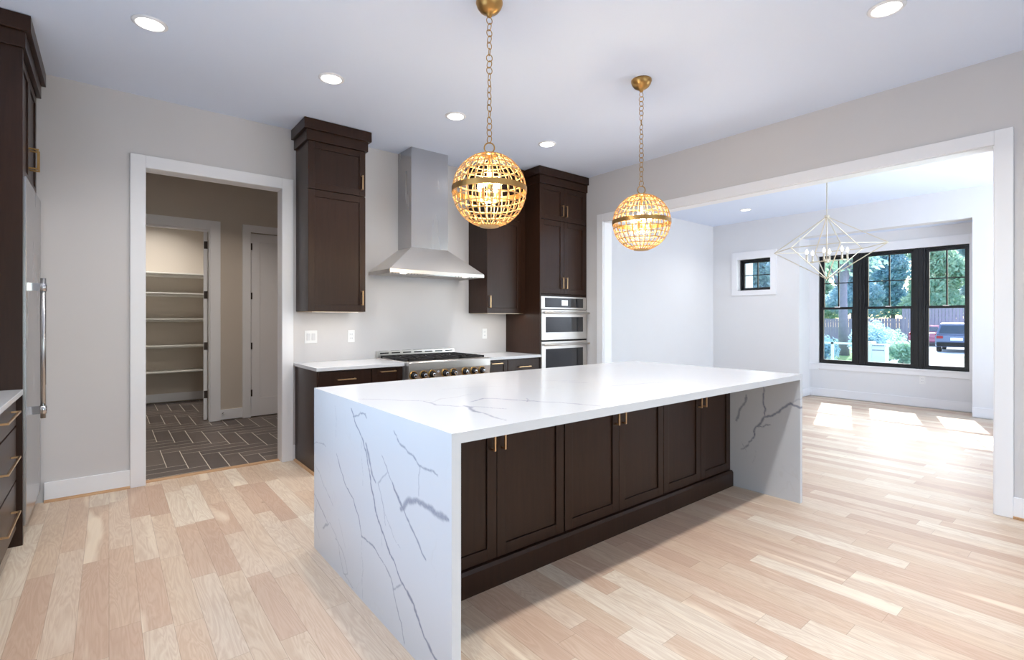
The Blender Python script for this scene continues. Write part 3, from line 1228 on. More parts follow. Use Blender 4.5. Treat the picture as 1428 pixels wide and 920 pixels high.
for tt, wd_ in ((t_left, 0.52), (t, 0.55)):
    MB().box(0.05, wd_ - 0.05, 0.03, 0.042, -0.002, 0.0).build('light_strip', M['strip'], tt)
    ld = bpy.data.lights.new('under_cabinet_light', 'AREA')
    ld.shape = 'RECTANGLE'
    ld.size = wd_ - 0.1
    ld.size_y = 0.015
    ld.energy = 1.3
    ld.color = (1.0, 0.95, 0.88)
    lo = bpy.data.objects.new('under_cabinet_light', ld)
    C.objects.link(lo)
    lo.parent = tt
    lo.location = (wd_ / 2, 0.0375, -0.008)

# ------------------------------------------------------------------ oven tower
TX0, TX1, TY = 3.844, 4.628, 4.26
t = thing('oven_tower_cabinet', 'tall dark cabinet housing two wall ovens with crown, in the back corner', 'cabinet', (TX0, TY, 0))
W = TX1 - TX0
D = YB - TY
m = MB()
m.box(0, 0.018, -0.018, D, 0.0, 2.9).box(W - 0.012, W, -0.018, D, 0.0, 2.9)
m.box(0.018, W - 0.012, D - 0.01, D, 0, 2.9)
m.box(0.018, W - 0.012, 0, D - 0.01, 1.58, 1.60).box(0.018, W - 0.012, 0, D - 0.01, 2.88, 2.9)
m.box(0.018, W - 0.012, 0, D - 0.01, 2.455, 2.475).box(0.018, W - 0.012, 0, D - 0.01, 0.30, 0.32)
m.box(0.018, W - 0.012, 0.05, D - 0.01, 0.0, 0.1)
m.build('carcass', M['espresso'], t, 0.001)
dr = slab_front(t, 0.02, W - 0.014, 0.11, 0.318)
bar_pull(dr, W / 2, 0.22, 0.18, -0.02, False)
XM = 4.232 - TX0
for (a, b, hs) in ((0.004, XM - 0.0015, -1), (XM + 0.0015, W - 0.016, 1)):
    dd = shaker(t, a, b, 1.604, 2.462)
    bar_pull(dd, XM + hs * 0.032, 1.735, 0.135, -0.02)
    dd = shaker(t, a, b, 2.470, 2.872)
    bar_pull(dd, XM + hs * 0.032, 2.592, 0.135, -0.02)
m = MB()
m.box(0, W - 0.001, -0.038, D - 0.002, 2.875, 2.965).box(-0.018, 0, -0.038, 0.215, 2.875, 2.965)
m.box(0, W - 0.001, -0.062, D - 0.002, 2.965, CZ - 0.004).box(-0.042, 0, -0.062, 0.195, 2.965, CZ - 0.004)
m.build('crown', M['espresso'], t, 0.002)

# wall ovens
def wall_oven(name, label, z0, z1, panel, cat):
    t = thing(name, label, cat, (TX0 + 0.02, TY, z0))
    W = TX1 - TX0 - 0.036
    H = z1 - z0
    MB().box(0.02, W - 0.02, 0.0, 0.55, 0.02, H - 0.01).build('body', M['dark'], t)
    zd = H
    if panel:
        pz = H - panel
        p = MB().box(-0.004, W + 0.002, -0.024, 0, pz, H - 0.004).build('control_panel', M['steel'], t, 0.002)
        MB().box(0.055, W - 0.055, -0.0265, -0.024, pz + 0.022, H - 0.022).build('glass_panel', M['ovenglass'], p)
        MB().box(W / 2 - 0.05, W / 2 + 0.05, -0.0275, -0.0265, pz + 0.045, H - 0.045).build('display', M['display'], p)
        zd = pz - 0.006
    d_ = MB().box(-0.004, W + 0.002, -0.032, 0, 0.012, zd).build('oven_door', M['steel'], t, 0.003)
    MB().box(0.06, W - 0.065, -0.0345, -0.032, 0.10 if H < 0.6 else 0.16, zd - 0.085).build('window', M['ovenglass'], d_)
    h = MB()
    h.tube([(0.0, -0.078, zd - 0.036), (W, -0.078, zd - 0.036)], 0.012, 14)
    for x_ in (0.03, W - 0.03):
        h.box(x_ - 0.012, x_ + 0.012, -0.074, -0.032, zd - 0.046, zd - 0.026)
    h.build('handle', M['steel'], d_)
    MB().box(0.0, W, -0.01, 0.0, 0.0, 0.012).build('vent_strip', M['iron'], t)
    return t


wall_oven('microwave_oven', 'stainless built-in microwave oven with control display, upper of the two', 1.052, 1.578, 0.155, 'microwave')
wall_oven('built_in_oven', 'stainless built-in wall oven below the microwave, partly hidden by the island', 0.325, 1.046, 0, 'oven')

# ------------------------------------------------------------------ range hood
t = thing('range_hood', 'stainless steel chimney range hood on the wall above the range', 'range hood', (2.602, YB, 1.752))
m = MB()
x0, x1 = -0.545, 0.548
y0 = -0.50
m.box(x0, x1, y0, y0 + 0.004, 0.0, 0.034).box(x0, x0 + 0.004, y0 + 0.004, -0.001, 0, 0.034).box(x1 - 0.004, x1, y0 + 0.004, -0.001, 0, 0.034)
cx0, cx1, cy0 = -0.218, 0.215, -0.300
zt = 0.285
A = [(x0, y0, 0.034), (x1, y0, 0.034), (x1, -0.001, 0.034), (x0, -0.001, 0.034)]
B = [(cx0, cy0, zt), (cx1, cy0, zt), (cx1, -0.001, zt), (cx0, -0.001, zt)]
m.add(A + B, [(0, 1, 5, 4), (1, 2, 6, 5), (2, 3, 7, 6), (3, 0, 4, 7), (4, 5, 6, 7)])
m.box(x0 + 0.004, x1 - 0.004, y0 + 0.004, -0.001, 0.008, 0.012)
m.build('canopy', M['steel'], t)
MB().box(cx0, cx1, cy0, -0.001, zt, CZ - 1.752 - 0.002).build('chimney', M['steelv'], t, 0.001)
MB().box(-0.17, 0.19, y0 + 0.02, y0 + 0.065, -0.004, 0.008).build('control_strip', M['chrome'], t)
for s in (-1, 0):
    mm = MB()
    for k in range(14):
        mm.box(0.02 + s * 0.52 + k * 0.034, 0.042 + s * 0.52 + k * 0.034, y0 + 0.10, -0.06, 0.0, 0.008)
    mm.build('baffle_filter', M['steel'], t)
for s in (-0.36, 0.36):
    l_ = MB().cyl((s, -0.40, 0.002), 0.028, 0.006, 2, 20).build('hood_lamp', M['lens'], t)
    dl_ = bpy.data.lights.new('hood_light', 'AREA')
    dl_.shape = 'DISK'
    dl_.size = 0.05
    dl_.energy = 1.1
    dl_.color = (1, 0.97, 0.93)
    lo = bpy.data.objects.new('hood_light', dl_)
    C.objects.link(lo)
    lo.parent = t
    lo.location = (s, -0.40, -0.004)

# ------------------------------------------------------------------ range
RX0, RX1 = 2.132, 3.058
RC = (RX0 + RX1) / 2
t = thing('gas_range', 'stainless pro-style gas range with black grates and brass-ringed knobs', 'range', (RC, 4.15, 0))
hw = (RX1 - RX0) / 2
DY = YB - 4.15 - 0.005
m = MB().box(-hw, hw, 0.03, DY, 0.09, 0.895)
m.box(-hw, -hw + 0.015, 0.05, DY - 0.045, 0.895, 0.912).box(hw - 0.015, hw, 0.05, DY - 0.045, 0.895, 0.912)
m.build('body', M['steel'], t, 0.003)
MB().prism([(-0.018, 0.835), (-0.018, 0.905), (-0.004, 0.914), (0.05, 0.914), (0.05, 0.735), (0.0, 0.735)], 0, -hw, hw).build('control_panel', M['steel'], t, 0.003)
kxs = [2.178, 2.282, 2.373, 2.515, 2.612, 2.746, 2.849, 2.947]
for kx in kxs:
    k_ = MB().lathe([(0.030, 0.0), (0.030, -0.010), (0.024, -0.012), (0.021, -0.045), (0.017, -0.050)], kx - RC, -0.012, 0.789, 24, 1).build('knob', M['iron'], t)
    k_['label'] = 'black knob with a brass ring'
    MB().lathe([(0.040, 0.001), (0.040, -0.012), (0.033, -0.016), (0.033, 0.001)], kx - RC, -0.012, 0.789, 28, 1).build('bezel', M['gold'], k_)
    MB().lathe([(0.017, -0.0505), (0.017, -0.053), (0.011, -0.055)], kx - RC, -0.012, 0.789, 20, 1).build('cap', M['chrome'], k_)
    # pointer tick on each knob
MB().lathe([(0.012, 0.0), (0.012, -0.006)], 2.445 - RC, -0.012, 0.805, 16, 1).build('igniter_button', M['chrome'], t)
d_ = MB().box(-hw + 0.01, hw - 0.01, -0.005, 0.03, 0.20, 0.725).build('oven_door', M['steel'], t, 0.004)
MB().box(-hw + 0.14, hw - 0.14, -0.008, -0.005, 0.32, 0.60).build('window', M['ovenglass'], d_)
h = MB().tube([(-hw + 0.04, -0.055, 0.68), (hw - 0.04, -0.055, 0.68)], 0.014, 14)
for s in (-1, 1):
    h.box(s * (hw - 0.08) - 0.012, s * (hw - 0.08) + 0.012, -0.05, -0.005, 0.668, 0.692)
h.build('handle', M['steel'], d_)
MB().box(-hw + 0.01, hw - 0.01, 0.02, 0.05, 0.09, 0.19).build('kick_panel', M['steel'], t)
for sx in (-1, 1):
    for yy in (0.08, DY - 0.08):
        MB().cyl((sx * (hw - 0.06), yy, 0.0), 0.02, 0.09).build('leg', M['steel'], t)
m = MB().box(-hw, hw, DY - 0.045, DY, 0.895, 0.978)
bg = m.build('backguard', M['steel'], t, 0.003)
m = MB()
for k in range(7):
    xx = -hw + 0.075 + k * (2 * hw - 0.15) / 6
    m.box(xx - 0.048, xx + 0.048, DY - 0.046, DY - 0.044, 0.950, 0.962)
    m.box(xx - 0.048, xx + 0.048, DY - 0.038, DY - 0.018, 0.9775, 0.9785)
m.build('vent_slots', M['dark'], bg)
MB().box(-hw + 0.016, hw - 0.016, 0.051, DY - 0.046, 0.895, 0.899).build('cooktop_pan', M['iron'], t)
for sx in (-1, 0, 1):
    for yy in (0.19, 0.47):
        cxx = sx * 0.30
        MB().lathe([(0.048, 0.0), (0.048, 0.010), (0.036, 0.012), (0.034, 0.020), (0.0, 0.021)], cxx, yy, 0.899, 24).build('burner', M['iron'], t)
gx = (2 * hw - 0.05) / 3
for g in range(3):
    a0 = -hw + 0.025 + g * gx + 0.003
    a1 = a0 + gx - 0.006
    m = MB()
    b0, b1 = 0.055, DY - 0.065
    zz0, zz1 = 0.920, 0.935
    bw = 0.013
    for a in (a0, a1 - bw):
        m.box(a, a + bw, b0, b1, zz0, zz1)
    for b in (b0, (b0 + b1) / 2 - bw / 2, b1 - bw):
        m.box(a0, a1, b, b + bw, zz0, zz1)
    for cy_ in ((b0 * 3 + b1) / 4, (b0 + 3 * b1) / 4):
        cxm = (a0 + a1) / 2
        for q in range(8):
            an = q * PI / 4
            r0, r1_ = 0.035, 0.128 if q % 2 == 0 else 0.165
            c_, s_ = math.cos(an), math.sin(an)
            p0 = (cxm + c_ * r0, cy_ + s_ * r0, zz1 - 0.004)
            p1 = (max(a0 + 0.005, min(a1 - 0.005, cxm + c_ * r1_)), max(b0, min(b1, cy_ + s_ * r1_)), zz1 - 0.004)
            m.tube([p0, p1], 0.008, 4)
    for a in (a0, a1 - bw):
        for b in (b0, b1 - bw, (b0 + b1) / 2):
            m.box(a, a + bw, b, b + bw, 0.899, zz0)
    m.build('grate', M['iron'], t, 0.001)

# ------------------------------------------------------------------ left run: drawer base, fridge tower
def lx(name, label, cat, y, x, z=0, group=None):
    # local x -> +Y, local -y -> +X
    return thing(name, label, cat, (x, y, z), PI / 2, group)


XF0 = -0.41 - 0.02    # carcass front plane of drawer cabinets
for (ya, yb, lb) in ((3.10, 4.005, 'dark three-drawer base cabinet at the left edge, beside the refrigerator panel'),
                     (1.30, 3.095, 'dark base cabinet under the sink window')):
    t = lx('drawer_cabinet', lb, 'cabinet', ya, XF0)
    W = yb - ya
    dpt = XF0 - XL
    MB().box(0, W, 0, dpt - 0.002, 0.10, 0.872).build('carcass', M['espresso'], t)
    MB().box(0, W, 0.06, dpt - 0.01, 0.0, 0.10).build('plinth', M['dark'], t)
    nn = 1 if W < 1 else 2
    for k in range(nn):
        p0 = k * W / nn + 0.002
        p1 = (k + 1) * W / nn - (0.035 if k == nn - 1 else 0.003)
        for (a, b, hz_) in ((0.707, 0.866, 0.808), (0.397, 0.697, 0.563), (0.115, 0.387, 0.268)):
            dr = slab_front(t, p0, p1, a, b)
            bar_pull(dr, (p0 + p1) / 2 + 0.03, hz_, 0.42, -0.02, False, off=0.040)
o = MB().box(XL + 0.001, -0.385, 1.30, 4.018, 0.873, 0.903).build('counter_slab', M['quartz'], None, 0.003)
tag(o, 'white quartz counter at the left edge of the photo above the drawers', 'countertop')

t = thing('refrigerator_cabinet', 'tall dark crowned cabinet surround enclosing the built-in refrigerator at far left', 'cabinet', (0, 0, 0))
MB().box(XL + 0.001, -0.388, 4.02, 4.052, 0.0, 2.90).build('side_panel', M['espresso'], t, 0.0015)
MB().box(XL + 0.001, -0.42, 4.852, 4.869, 0.0, 2.90).build('side_panel', M['espresso'], t, 0.0015)
MB().box(XL + 0.001, -0.42, 4.053, 4.851, 2.16, 2.90).build('carcass', M['espresso'], t)
sub = []


def shaker_x(parent, y0, y1, z0, z1, x, rail=0.055, th=0.02, rec=0.009):
    m = MB()
    m.box(x, x + th, y0, y0 + rail, z0, z1).box(x, x + th, y1 - rail, y1, z0, z1)
    m.box(x, x + th, y0 + rail, y1 - rail, z0, z0 + rail).box(x, x + th, y0 + rail, y1 - rail, z1 - rail, z1)
    m.box(x, x + th - rec, y0 + rail, y1 - rail, z0 + rail, z1 - rail)
    return m.build('door', M['espresso'], parent, 0.0015)


for (a, b, hy) in ((4.055, 4.449, 4.417), (4.452, 4.847, 4.485)):
    dd = shaker_x(t, a, b, 2.165, 2.868, -0.419)
    h = MB()
    h.box(-0.36, -0.352, hy - 0.005, hy + 0.005, 2.27, 2.405)
    for zc in (2.275, 2.40):
        h.box(-0.40, -0.36, hy - 0.005, hy + 0.005, zc - 0.005, zc + 0.005)
    h.build('handle', M['gold'], dd, 0.001)
m = MB()
m.box(XL + 0.001, -0.375, 4.002, 4.869, 2.875, 2.965).box(XL + 0.001, -0.350, 3.978, 4.869, 2.965, CZ - 0.004)
m.build('crown', M['espresso'], t, 0.002)

t = thing('refrigerator', 'built-in stainless refrigerator with long tubular handle at far left', 'refrigerator', (0, 0, 0))
MB().box(XL + 0.03, -0.425, 4.06, 4.845, 0.02, 2.15).build('body', M['dark'], t)
dd = MB().box(-0.424, -0.376, 4.058, 4.846, 0.10, 2.145).build('refrigerator_door', M['steelv'], t, 0.003)
MB().box(-0.47, -0.43, 4.06, 4.845, 0.0, 0.095).build('kick_panel', M['iron'], t)
h = MB().cyl((-0.315, 4.20, 0.70), 0.0135, 0.86, 2, 20)
hh = h.build('handle', M['steelv'], dd)
for zc in (0.752, 1.505):
    MB().box(-0.376, -0.325, 4.188, 4.212, zc - 0.024, zc + 0.024).cyl((-0.315, 4.20, zc - 0.024), 0.018, 0.048, 2, 20).build('bracket', M['chrome'], hh)

# ------------------------------------------------------------------ outlets, switches, door stop
def plate(name, label, cat, gangs, loc, rz, outlet):
    t = thing(name, label, cat, loc, rz)
    W = 0.07 + 0.046 * (gangs - 1)
    MB().box(-W / 2, W / 2, -0.006, 0, -0.06, 0.06).build('cover_plate', M['plate'], t, 0.002)
    for g in range(gangs):
        xc = (g - (gangs - 1) / 2) * 0.046
        if outlet:
            m = MB()
            for s in (-1, 1):
                m.box(xc - 0.017, xc + 0.017, -0.009, -0.006, s * 0.02 - 0.014, s * 0.02 + 0.014)
            r_ = m.build('receptacle', M['plate'], t, 0.001)
            m = MB()
            for s in (-1, 1):
                m.box(xc - 0.009, xc - 0.006, -0.0095, -0.009, s * 0.02 - 0.006, s * 0.02 + 0.006)
                m.box(xc + 0.006, xc + 0.009, -0.0095, -0.009, s * 0.02 - 0.006, s * 0.02 + 0.006)
            m.build('slots', M['grey_text'], r_)
        else:
            MB().box(xc - 0.016, xc + 0.016, -0.010, -0.006, -0.033, 0.033).build('rocker', M['rocker'], t, 0.001)
    return t


plate('light_switch', 'double white rocker light switch on the backsplash wall nearest the doorway', 'light switch', 2, (1.487, YB, 1.14), 0, False)
plate('wall_outlet', 'white wall outlet between the double light switch and the range', 'outlet', 1, (1.877, YB, 1.138), 0, True)
plate('wall_outlet', 'white wall outlet right of the range beside the oven tower', 'outlet', 1, (3.514, YB, 1.133), 0, True)
plate('wall_outlet', 'white wall outlet low under the large black dining room window', 'outlet', 1, (9.35, 1.905, 0.405), -PI / 2, True)
t = thing('door_stop', 'small spring door stop on the mudroom baseboard', 'door stop', (1.142, 7.334, 0.095))
m = MB()
pts = []
for k in range(60):
    a = k * 2 * PI / 8
    pts.append((0.006 * math.cos(a), -0.005 - k * 0.0011, 0.006 * math.sin(a)))
m.tube(pts, 0.0016, 6)
m.build('spring', M['chrome'], t)
MB().cyl((0, -0.085, 0), 0.009, 0.015, 1, 14).build('rubber_tip', M['plate'], t)
MB().cyl((0, -0.006, 0), 0.011, 0.006, 1, 14).build('base', M['chrome'], t)

# ------------------------------------------------------------------ pantry shelves
for z, lb in ((2.018, 'topmost white pantry shelf'), (1.713, 'second white pantry shelf from the top'),
              (1.318, 'middle white pantry shelf of the five'), (0.904, 'second white pantry shelf from the bottom'),
              (0.512, 'lowest white pantry shelf above the baseboard')):
    o = MB().box(-0.598, 1.418, 9.17, 9.498, z - 0.02, z).build('pantry_shelf', M['shelf'], None, 0.001)
    tag(o, lb, 'shelf', 'shelves in the pantry')
    MB().box(-0.598, 1.418, 9.478, 9.498, z - 0.055, z - 0.02).build('cleat', M['shelf'], o)


# ------------------------------------------------------------------ downlights
def downlight(x, y, label, watts, col=(1.0, 0.975, 0.94), zc=CZ, group='recessed ceiling lights', rad=0.07):
    t = thing('recessed_light', label, 'ceiling light', (x, y, zc), 0, group)
    MB().lathe([(rad, -0.001), (rad, -0.010), (rad + 0.004, -0.011), (rad + 0.020, -0.004), (rad + 0.020, -0.001)], 0, 0, 0, 36, 2, True).build('trim_ring', M['trim'], t)
    MB().lathe([(rad, -0.001), (rad, -0.006), (0.0005, -0.007)], 0, 0, 0, 36).build('lens', M['lens'], t)
    dl = bpy.data.lights.new('downlight_lamp', 'AREA')
    dl.shape = 'DISK'
    dl.size = rad * 1.6
    dl.energy = watts
    dl.color = col
    dl.spread = math.radians(130)
    lo = bpy.data.objects.new('downlight_lamp', dl)
    C.objects.link(lo)
    lo.parent = t
    lo.location = (0, 0, -0.012)
    return t


DW = 8.0
DN = 11.5
downlight(0.188, 3.640, 'round recessed ceiling light above the floor left of the doorway, leftmost', DW)
downlight(1.257, 3.642, 'round recessed ceiling light in front of the left upper cabinet', DW)
downlight(2.324, 3.643, 'round recessed ceiling light in front of the hood chimney', DW)
downlight(3.404, 3.648, 'round recessed ceiling light in front of the right upper cabinet', DW)
downlight(3.402, 0.853, 'round recessed ceiling light at the top right near the wide opening', DN)
for x in (0.188, 1.257, 2.324):
    downlight(x, 0.853, 'round recessed ceiling light over the near side of the island, outside the frame', DN)
for x in (0.6, 2.4, 4.0):
    downlight(x, -1.9, 'round recessed ceiling light behind the camera', 5.0)
downlight(7.921, 3.841, 'round recessed ceiling light in the dining room near its far corner', 8)
downlight(0.9, 6.1, 'recessed ceiling light in the mudroom, hidden by the door head', 13, (1.0, 0.9, 0.8))
downlight(0.5, 8.75, 'recessed ceiling light in the pantry, hidden by the door head', 16, (1.0, 0.96, 0.9))


# ------------------------------------------------------------------ globe pendants
def torus_pts(c, R, axis_dir, n=20, sq=1.0):
    """ring in the vertical plane containing z and axis_dir"""
    d_ = Vector(axis_dir).normalized()
    return [Vector(c) + d_ * (R * math.cos(2 * PI * k / n)) + Vector((0, 0, 1)) * (R * sq * math.sin(2 * PI * k / n)) for k in range(n)]


def globe(name, label, x, y, zc, R, seed):
    t = thing(name, label, 'pendant light', (x, y, zc), 0, 'gold globe pendants over the island')
    rnd = random.Random(seed)
    top = CZ - zc
    MB().lathe([(0.073, -0.001), (0.074, -0.012), (0.068, -0.03), (0.054, -0.05), (0.034, -0.064), (0.016, -0.072), (0.014, -0.082), (0.006, -0.088)], 0, 0, top, 40).build('canopy', M['gold'], t)
    # chain
    z = top - 0.088
    zend = R + 0.062
    Lk, rk = 0.0172, 0.0024
    n = int((z - zend) / (2 * (Lk - rk) * 1.12))
    step = (z - zend) / n
    for k in range(n):
        zc_ = z - step * (k + 0.5)
        a = (k % 2) * PI / 2 + rnd.uniform(-0.45, 0.45)
        m = MB().tube(torus_pts((0, 0, zc_), Lk * 0.95, (math.cos(a), math.sin(a), 0), 18, (step / 2 + rk) / (Lk * 0.95)), rk, 6, True)
        m.build('chain_link', M['gold'], t)
    MB().tube(torus_pts((0, 0, R + 0.032), 0.028, (0.78, -0.62, 0), 24), 0.0038, 8, True).build('top_ring', M['gold'], t)
    MB().lathe([(0.012, R + 0.006), (0.012, R - 0.002), (0.05, R - 0.006), (0.05, R - 0.010)], 0, 0, 0, 28).build('top_cap', M['gold'], t)
    # lattice
    m = MB()
    NM = 28
    latmax = math.radians(76)
    for k in range(NM):
        a = 2 * PI * (k + 0.5) / NM
        pts, nr = [], []
        for q in range(25):
            la = -latmax + 2 * latmax * q / 24
            p = Vector((math.cos(la) * math.cos(a), math.cos(la) * math.sin(a), math.sin(la)))
            pts.append(p * R)
            nr.append(p)
        m.ribbon(pts, nr, 0.0060, 0.0035)
    for q in range(-6, 7):
        if q == 0:
            continue
        la = math.radians(12.4 * q)
        pts, nr = [], []
        for k in range(72):
            a = 2 * PI * k / 72
            p = Vector((math.cos(la) * math.cos(a), math.cos(la) * math.sin(a), math.sin(la)))
            pts.append(p * R)
            nr.append(p)
        m.ribbon(pts, nr, 0.0060, 0.0035, True)
    m.build('lattice_shade', M['goldcage'], t)
    m = MB()
    pts, nr = [], []
    for k in range(96):
        a = 2 * PI * k / 96
        p = Vector((math.cos(a), math.sin(a), 0))
        pts.append(p * (R + 0.002))
        nr.append(p)
    m.ribbon(pts, nr, 0.030, 0.005, True)
    m.build('equator_band', M['gold'], t)
    MB().lathe([(R * math.cos(latmax) + 0.004, -R * math.sin(latmax) + 0.002), (R * math.cos(latmax) + 0.004, -R * math.sin(latmax) - 0.004), (0.001, -R * math.sin(latmax) - 0.006)], 0, 0, 0, 32).build('bottom_cap', M['goldcage'], t)
    # candle cluster
    m = MB().cyl((0, 0, 0.0), 0.006, R - 0.006, 2, 10)
    m.lathe([(0.018, -0.01), (0.022, 0.0), (0.010, 0.012)], 0, 0, -0.055, 20)
    m.cyl((0, 0, -0.055), 0.006, 0.06, 2, 10)
    for k in range(4):
        a = k * PI / 2 + 0.35
        ex, ey = 0.062 * math.cos(a), 0.062 * math.sin(a)
        m.tube([(0, 0, -0.055), (ex * 0.6, ey * 0.6, -0.07), (ex, ey, -0.055)], 0.004, 8)
        m.cyl((ex, ey, -0.055), 0.010, 0.055, 2, 14)
    m.build('candle_arms', M['goldcage'], t)
    for k in range(4):
        a = k * PI / 2 + 0.35
        ex, ey = 0.062 * math.cos(a), 0.062 * math.sin(a)
        MB().lathe([(0.006, 0.0), (0.0145, 0.012), (0.0165, 0.026), (0.012, 0.044), (0.004, 0.060), (0.0008, 0.066)], ex, ey, 0.0, 16).build('bulb', M['bulb'], t)
        pl = bpy.data.lights.new('pendant_lamp', 'POINT')
        pl.energy = 6.0
        pl.color = (1.0, 0.80, 0.52)
        pl.shadow_soft_size = 0.02
        lo = bpy.data.objects.new('pendant_lamp', pl)
        C.objects.link(lo)
        lo.parent = t
        lo.location = (ex * 0.3, ey * 0.3, 0.09 if k % 2 else -0.10)
    return t


globe('globe_pendant', 'lit gold lattice globe pendant on a chain over the near left half of the island', 1.632, 2.215, 2.018, 0.203, 3)
globe('globe_pendant', 'lit gold lattice globe pendant on a chain in front of the wide opening', 3.035, 2.242, 2.017, 0.206, 8)

# ------------------------------------------------------------------ dining chandelier
t = thing('geometric_chandelier', 'pale gold open-frame diamond chandelier hanging in the dining room', 'chandelier', (6.79, 2.30, 0))
top = (0, 0, 2.555)
bot = (0, 0, 1.795)
ring = [(0, 0.61), (-0.37, 0.255), (-0.41, -0.27), (-0.03, -0.62), (0.33, -0.30), (0.39, 0.27)]
ring = [(0, 0.615), (-0.37, 0.262), (-0.37, -0.262), (0, -0.615), (0.37, -0.262), (0.37, 0.262)]
ring = [(x_, y_, 2.17) for x_, y_ in ring]
m = MB()
for k in range(6):
    m.tube([ring[k], ring[(k + 1) % 6]], 0.0062, 4)
    m.tube([top, ring[k]], 0.0062, 4)
    m.tube([bot, ring[k]], 0.0062, 4)
m.build('wire_frame', M['palegold'], t)
MB().cyl((0, 0, 2.02), 0.006, CZ - 2.04, 2, 10).build('rod', M['palegold'], t)
MB().cyl((0, 0, 2.535), 0.026, 0.035, 2, 16).build('hub', M['palegold'], t)
MB().lathe([(0.065, -0.001), (0.065, -0.02), (0.02, -0.03)], 0, 0, CZ, 28).build('canopy', M['palegold'], t)
m = MB().cyl((0, 0, 1.995), 0.026, 0.045, 2, 18)
m.tube([(0, -0.19, 2.015), (0, 0.19, 2.015)], 0.006, 6)
for yy in (-0.19, 0, 0.19):
    m.tube([(-0.09, yy, 2.015), (0.09, yy, 2.015)], 0.006, 6)
m.build('arms', M['palegold'], t)
for yy in (-0.19, 0, 0.19):
    for xx in (-0.09, 0.09):
        c_ = MB().cyl((xx, yy, 2.01), 0.011, 0.095, 2, 12).build('candle', M['palegold'], t)
        MB().lathe([(0.006, 0.0), (0.013, 0.012), (0.015, 0.026), (0.011, 0.044), (0.003, 0.062), (0.0008, 0.068)], xx, yy, 2.105, 14).build('bulb', M['bulbw'], c_)

# ------------------------------------------------------------------ outdoors
GZ = -0.6
struct('ground_lawn', MB().box(9.6, 130, -60, 90, GZ - 0.2, GZ), M['lawn'])
dv = MB()
dv.prism([(9.7, -3.0), (23.5, 4.7), (26.5, 6.6), (37, 8.1), (49, 11.2), (49, -6), (9.7, -14)], 2, GZ + 0.001, GZ + 0.03)
o = dv.build('driveway', M['concrete'], None)
tag(o, None, None, None, 'structure')


def leafcloud(seed, blobs, n, size):
    rnd = random.Random(seed)
    mb_ = MB()
    for _ in range(n):
        c, r = rnd.choices(blobs, weights=[b[1][0] * b[1][1] * b[1][2] for b in blobs])[0]
        while True:
            p = Vector((rnd.uniform(-1, 1), rnd.uniform(-1, 1), rnd.uniform(-1, 1)))
            if 0.35 < p.length < 1:
                break
        p = Vector((c[0] + p.x * r[0], c[1] + p.y * r[1], c[2] + p.z * r[2]))
        s = size * rnd.uniform(0.6, 1.4)
        a = Vector((rnd.gauss(0, 1), rnd.gauss(0, 1), rnd.gauss(0, 1))).normalized()
        b = a.orthogonal().normalized()
        c2 = a.cross(b)
        mb_.add([p - b * s, p + c2 * s * 0.45 + a * s * 0.1, p + b * s, p - c2 * s * 0.45 + a * s * 0.1], [(0, 1, 2, 3)])
    return mb_


def make_tree(name, label, loc, h, r, mat, seed, group, n=5200, trunk_r=0.22, size=0.22, low=0.2):
    rnd = random.Random(seed)
    t = thing(name, label, 'tree', loc, rnd.uniform(0, 6), group)
    blobs = []
    for k in range(16):
        a = rnd.uniform(0, 2 * PI)
        d_ = rnd.uniform(0.1, 0.45) * r
        z = h * (low + (1 - low) * rnd.random() * 0.85)
        rr = r * rnd.uniform(0.42, 0.56)
        blobs.append(((d_ * math.cos(a), d_ * math.sin(a), z), (rr, rr, rr * 0.8)))
    leafcloud(seed, blobs, n, size).build('foliage', M[mat], t)
    m = MB().tube([(0, 0, 0), (0.05, 0.03, h * 0.3), (-0.06, 0.05, h * 0.6), (0, 0, h * 0.85)], [trunk_r, trunk_r * 0.8, trunk_r * 0.5, trunk_r * 0.2], 10)
    for b in blobs[:6]:
        c = b[0]
        m.tube([(0, 0, max(0.5, c[2] * 0.55)), (c[0] * 0.5, c[1] * 0.5, c[2] * 0.8), c], [trunk_r * 0.35, trunk_r * 0.22, trunk_r * 0.08], 6)
    m.build('trunk', M['bark'], t)
    return t


GT = 'trees beyond the fence'
LT = 'tall leafy tree in the row beyond the fence'
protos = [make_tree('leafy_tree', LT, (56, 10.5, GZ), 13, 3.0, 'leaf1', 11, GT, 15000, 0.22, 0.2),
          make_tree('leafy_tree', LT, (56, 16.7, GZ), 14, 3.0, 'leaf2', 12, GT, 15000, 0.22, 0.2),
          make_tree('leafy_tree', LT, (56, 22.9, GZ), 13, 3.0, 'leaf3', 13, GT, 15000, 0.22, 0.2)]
spots = [(56, 4.3, 1), (56, 29.1, 0), (56, -1.9, 0), (56, 35.3, 1), (64, 8.5, 2), (64, 15.5, 1), (64, 22.6, 0), (64, 29.7, 1), (64, 36.8, 2), (64, 1.4, 2),
         (72, 12.5, 0), (72, 20.5, 2), (72, 27.5, 1), (72, 5.5, 1), (72, 35.5, 0)]
for (x, y, k) in spots:
    c = copy_tree(protos[k])
    c.location = (x, y, GZ)
    c.rotation_euler = (0, 0, x * 1.7 + y)
t = thing('privacy_screen', 'tall grey vertical-board screen behind the parked cars in the right window', 'fence', (48.2, 8.6, GZ))
m = MB()
for k in range(27):
    m.box(0, 0.04, -2.9 + k * 0.2, -2.72 + k * 0.2, 0.0, 2.75)
m.build('boards', M['fence'], t)
MB().box(0.04, 0.10, -2.9, 2.5, 0.6, 0.7).box(0.04, 0.10, -2.9, 2.5, 2.1, 2.2).build('rails', M['fence'], t)
make_tree('shade_tree', 'large tree with a thick grey trunk close beyond the left window sash', (30.0, 9.35, GZ), 9.5, 2.6, 'leaf1', 21, None, 2600, 0.25, 0.15, 0.45)


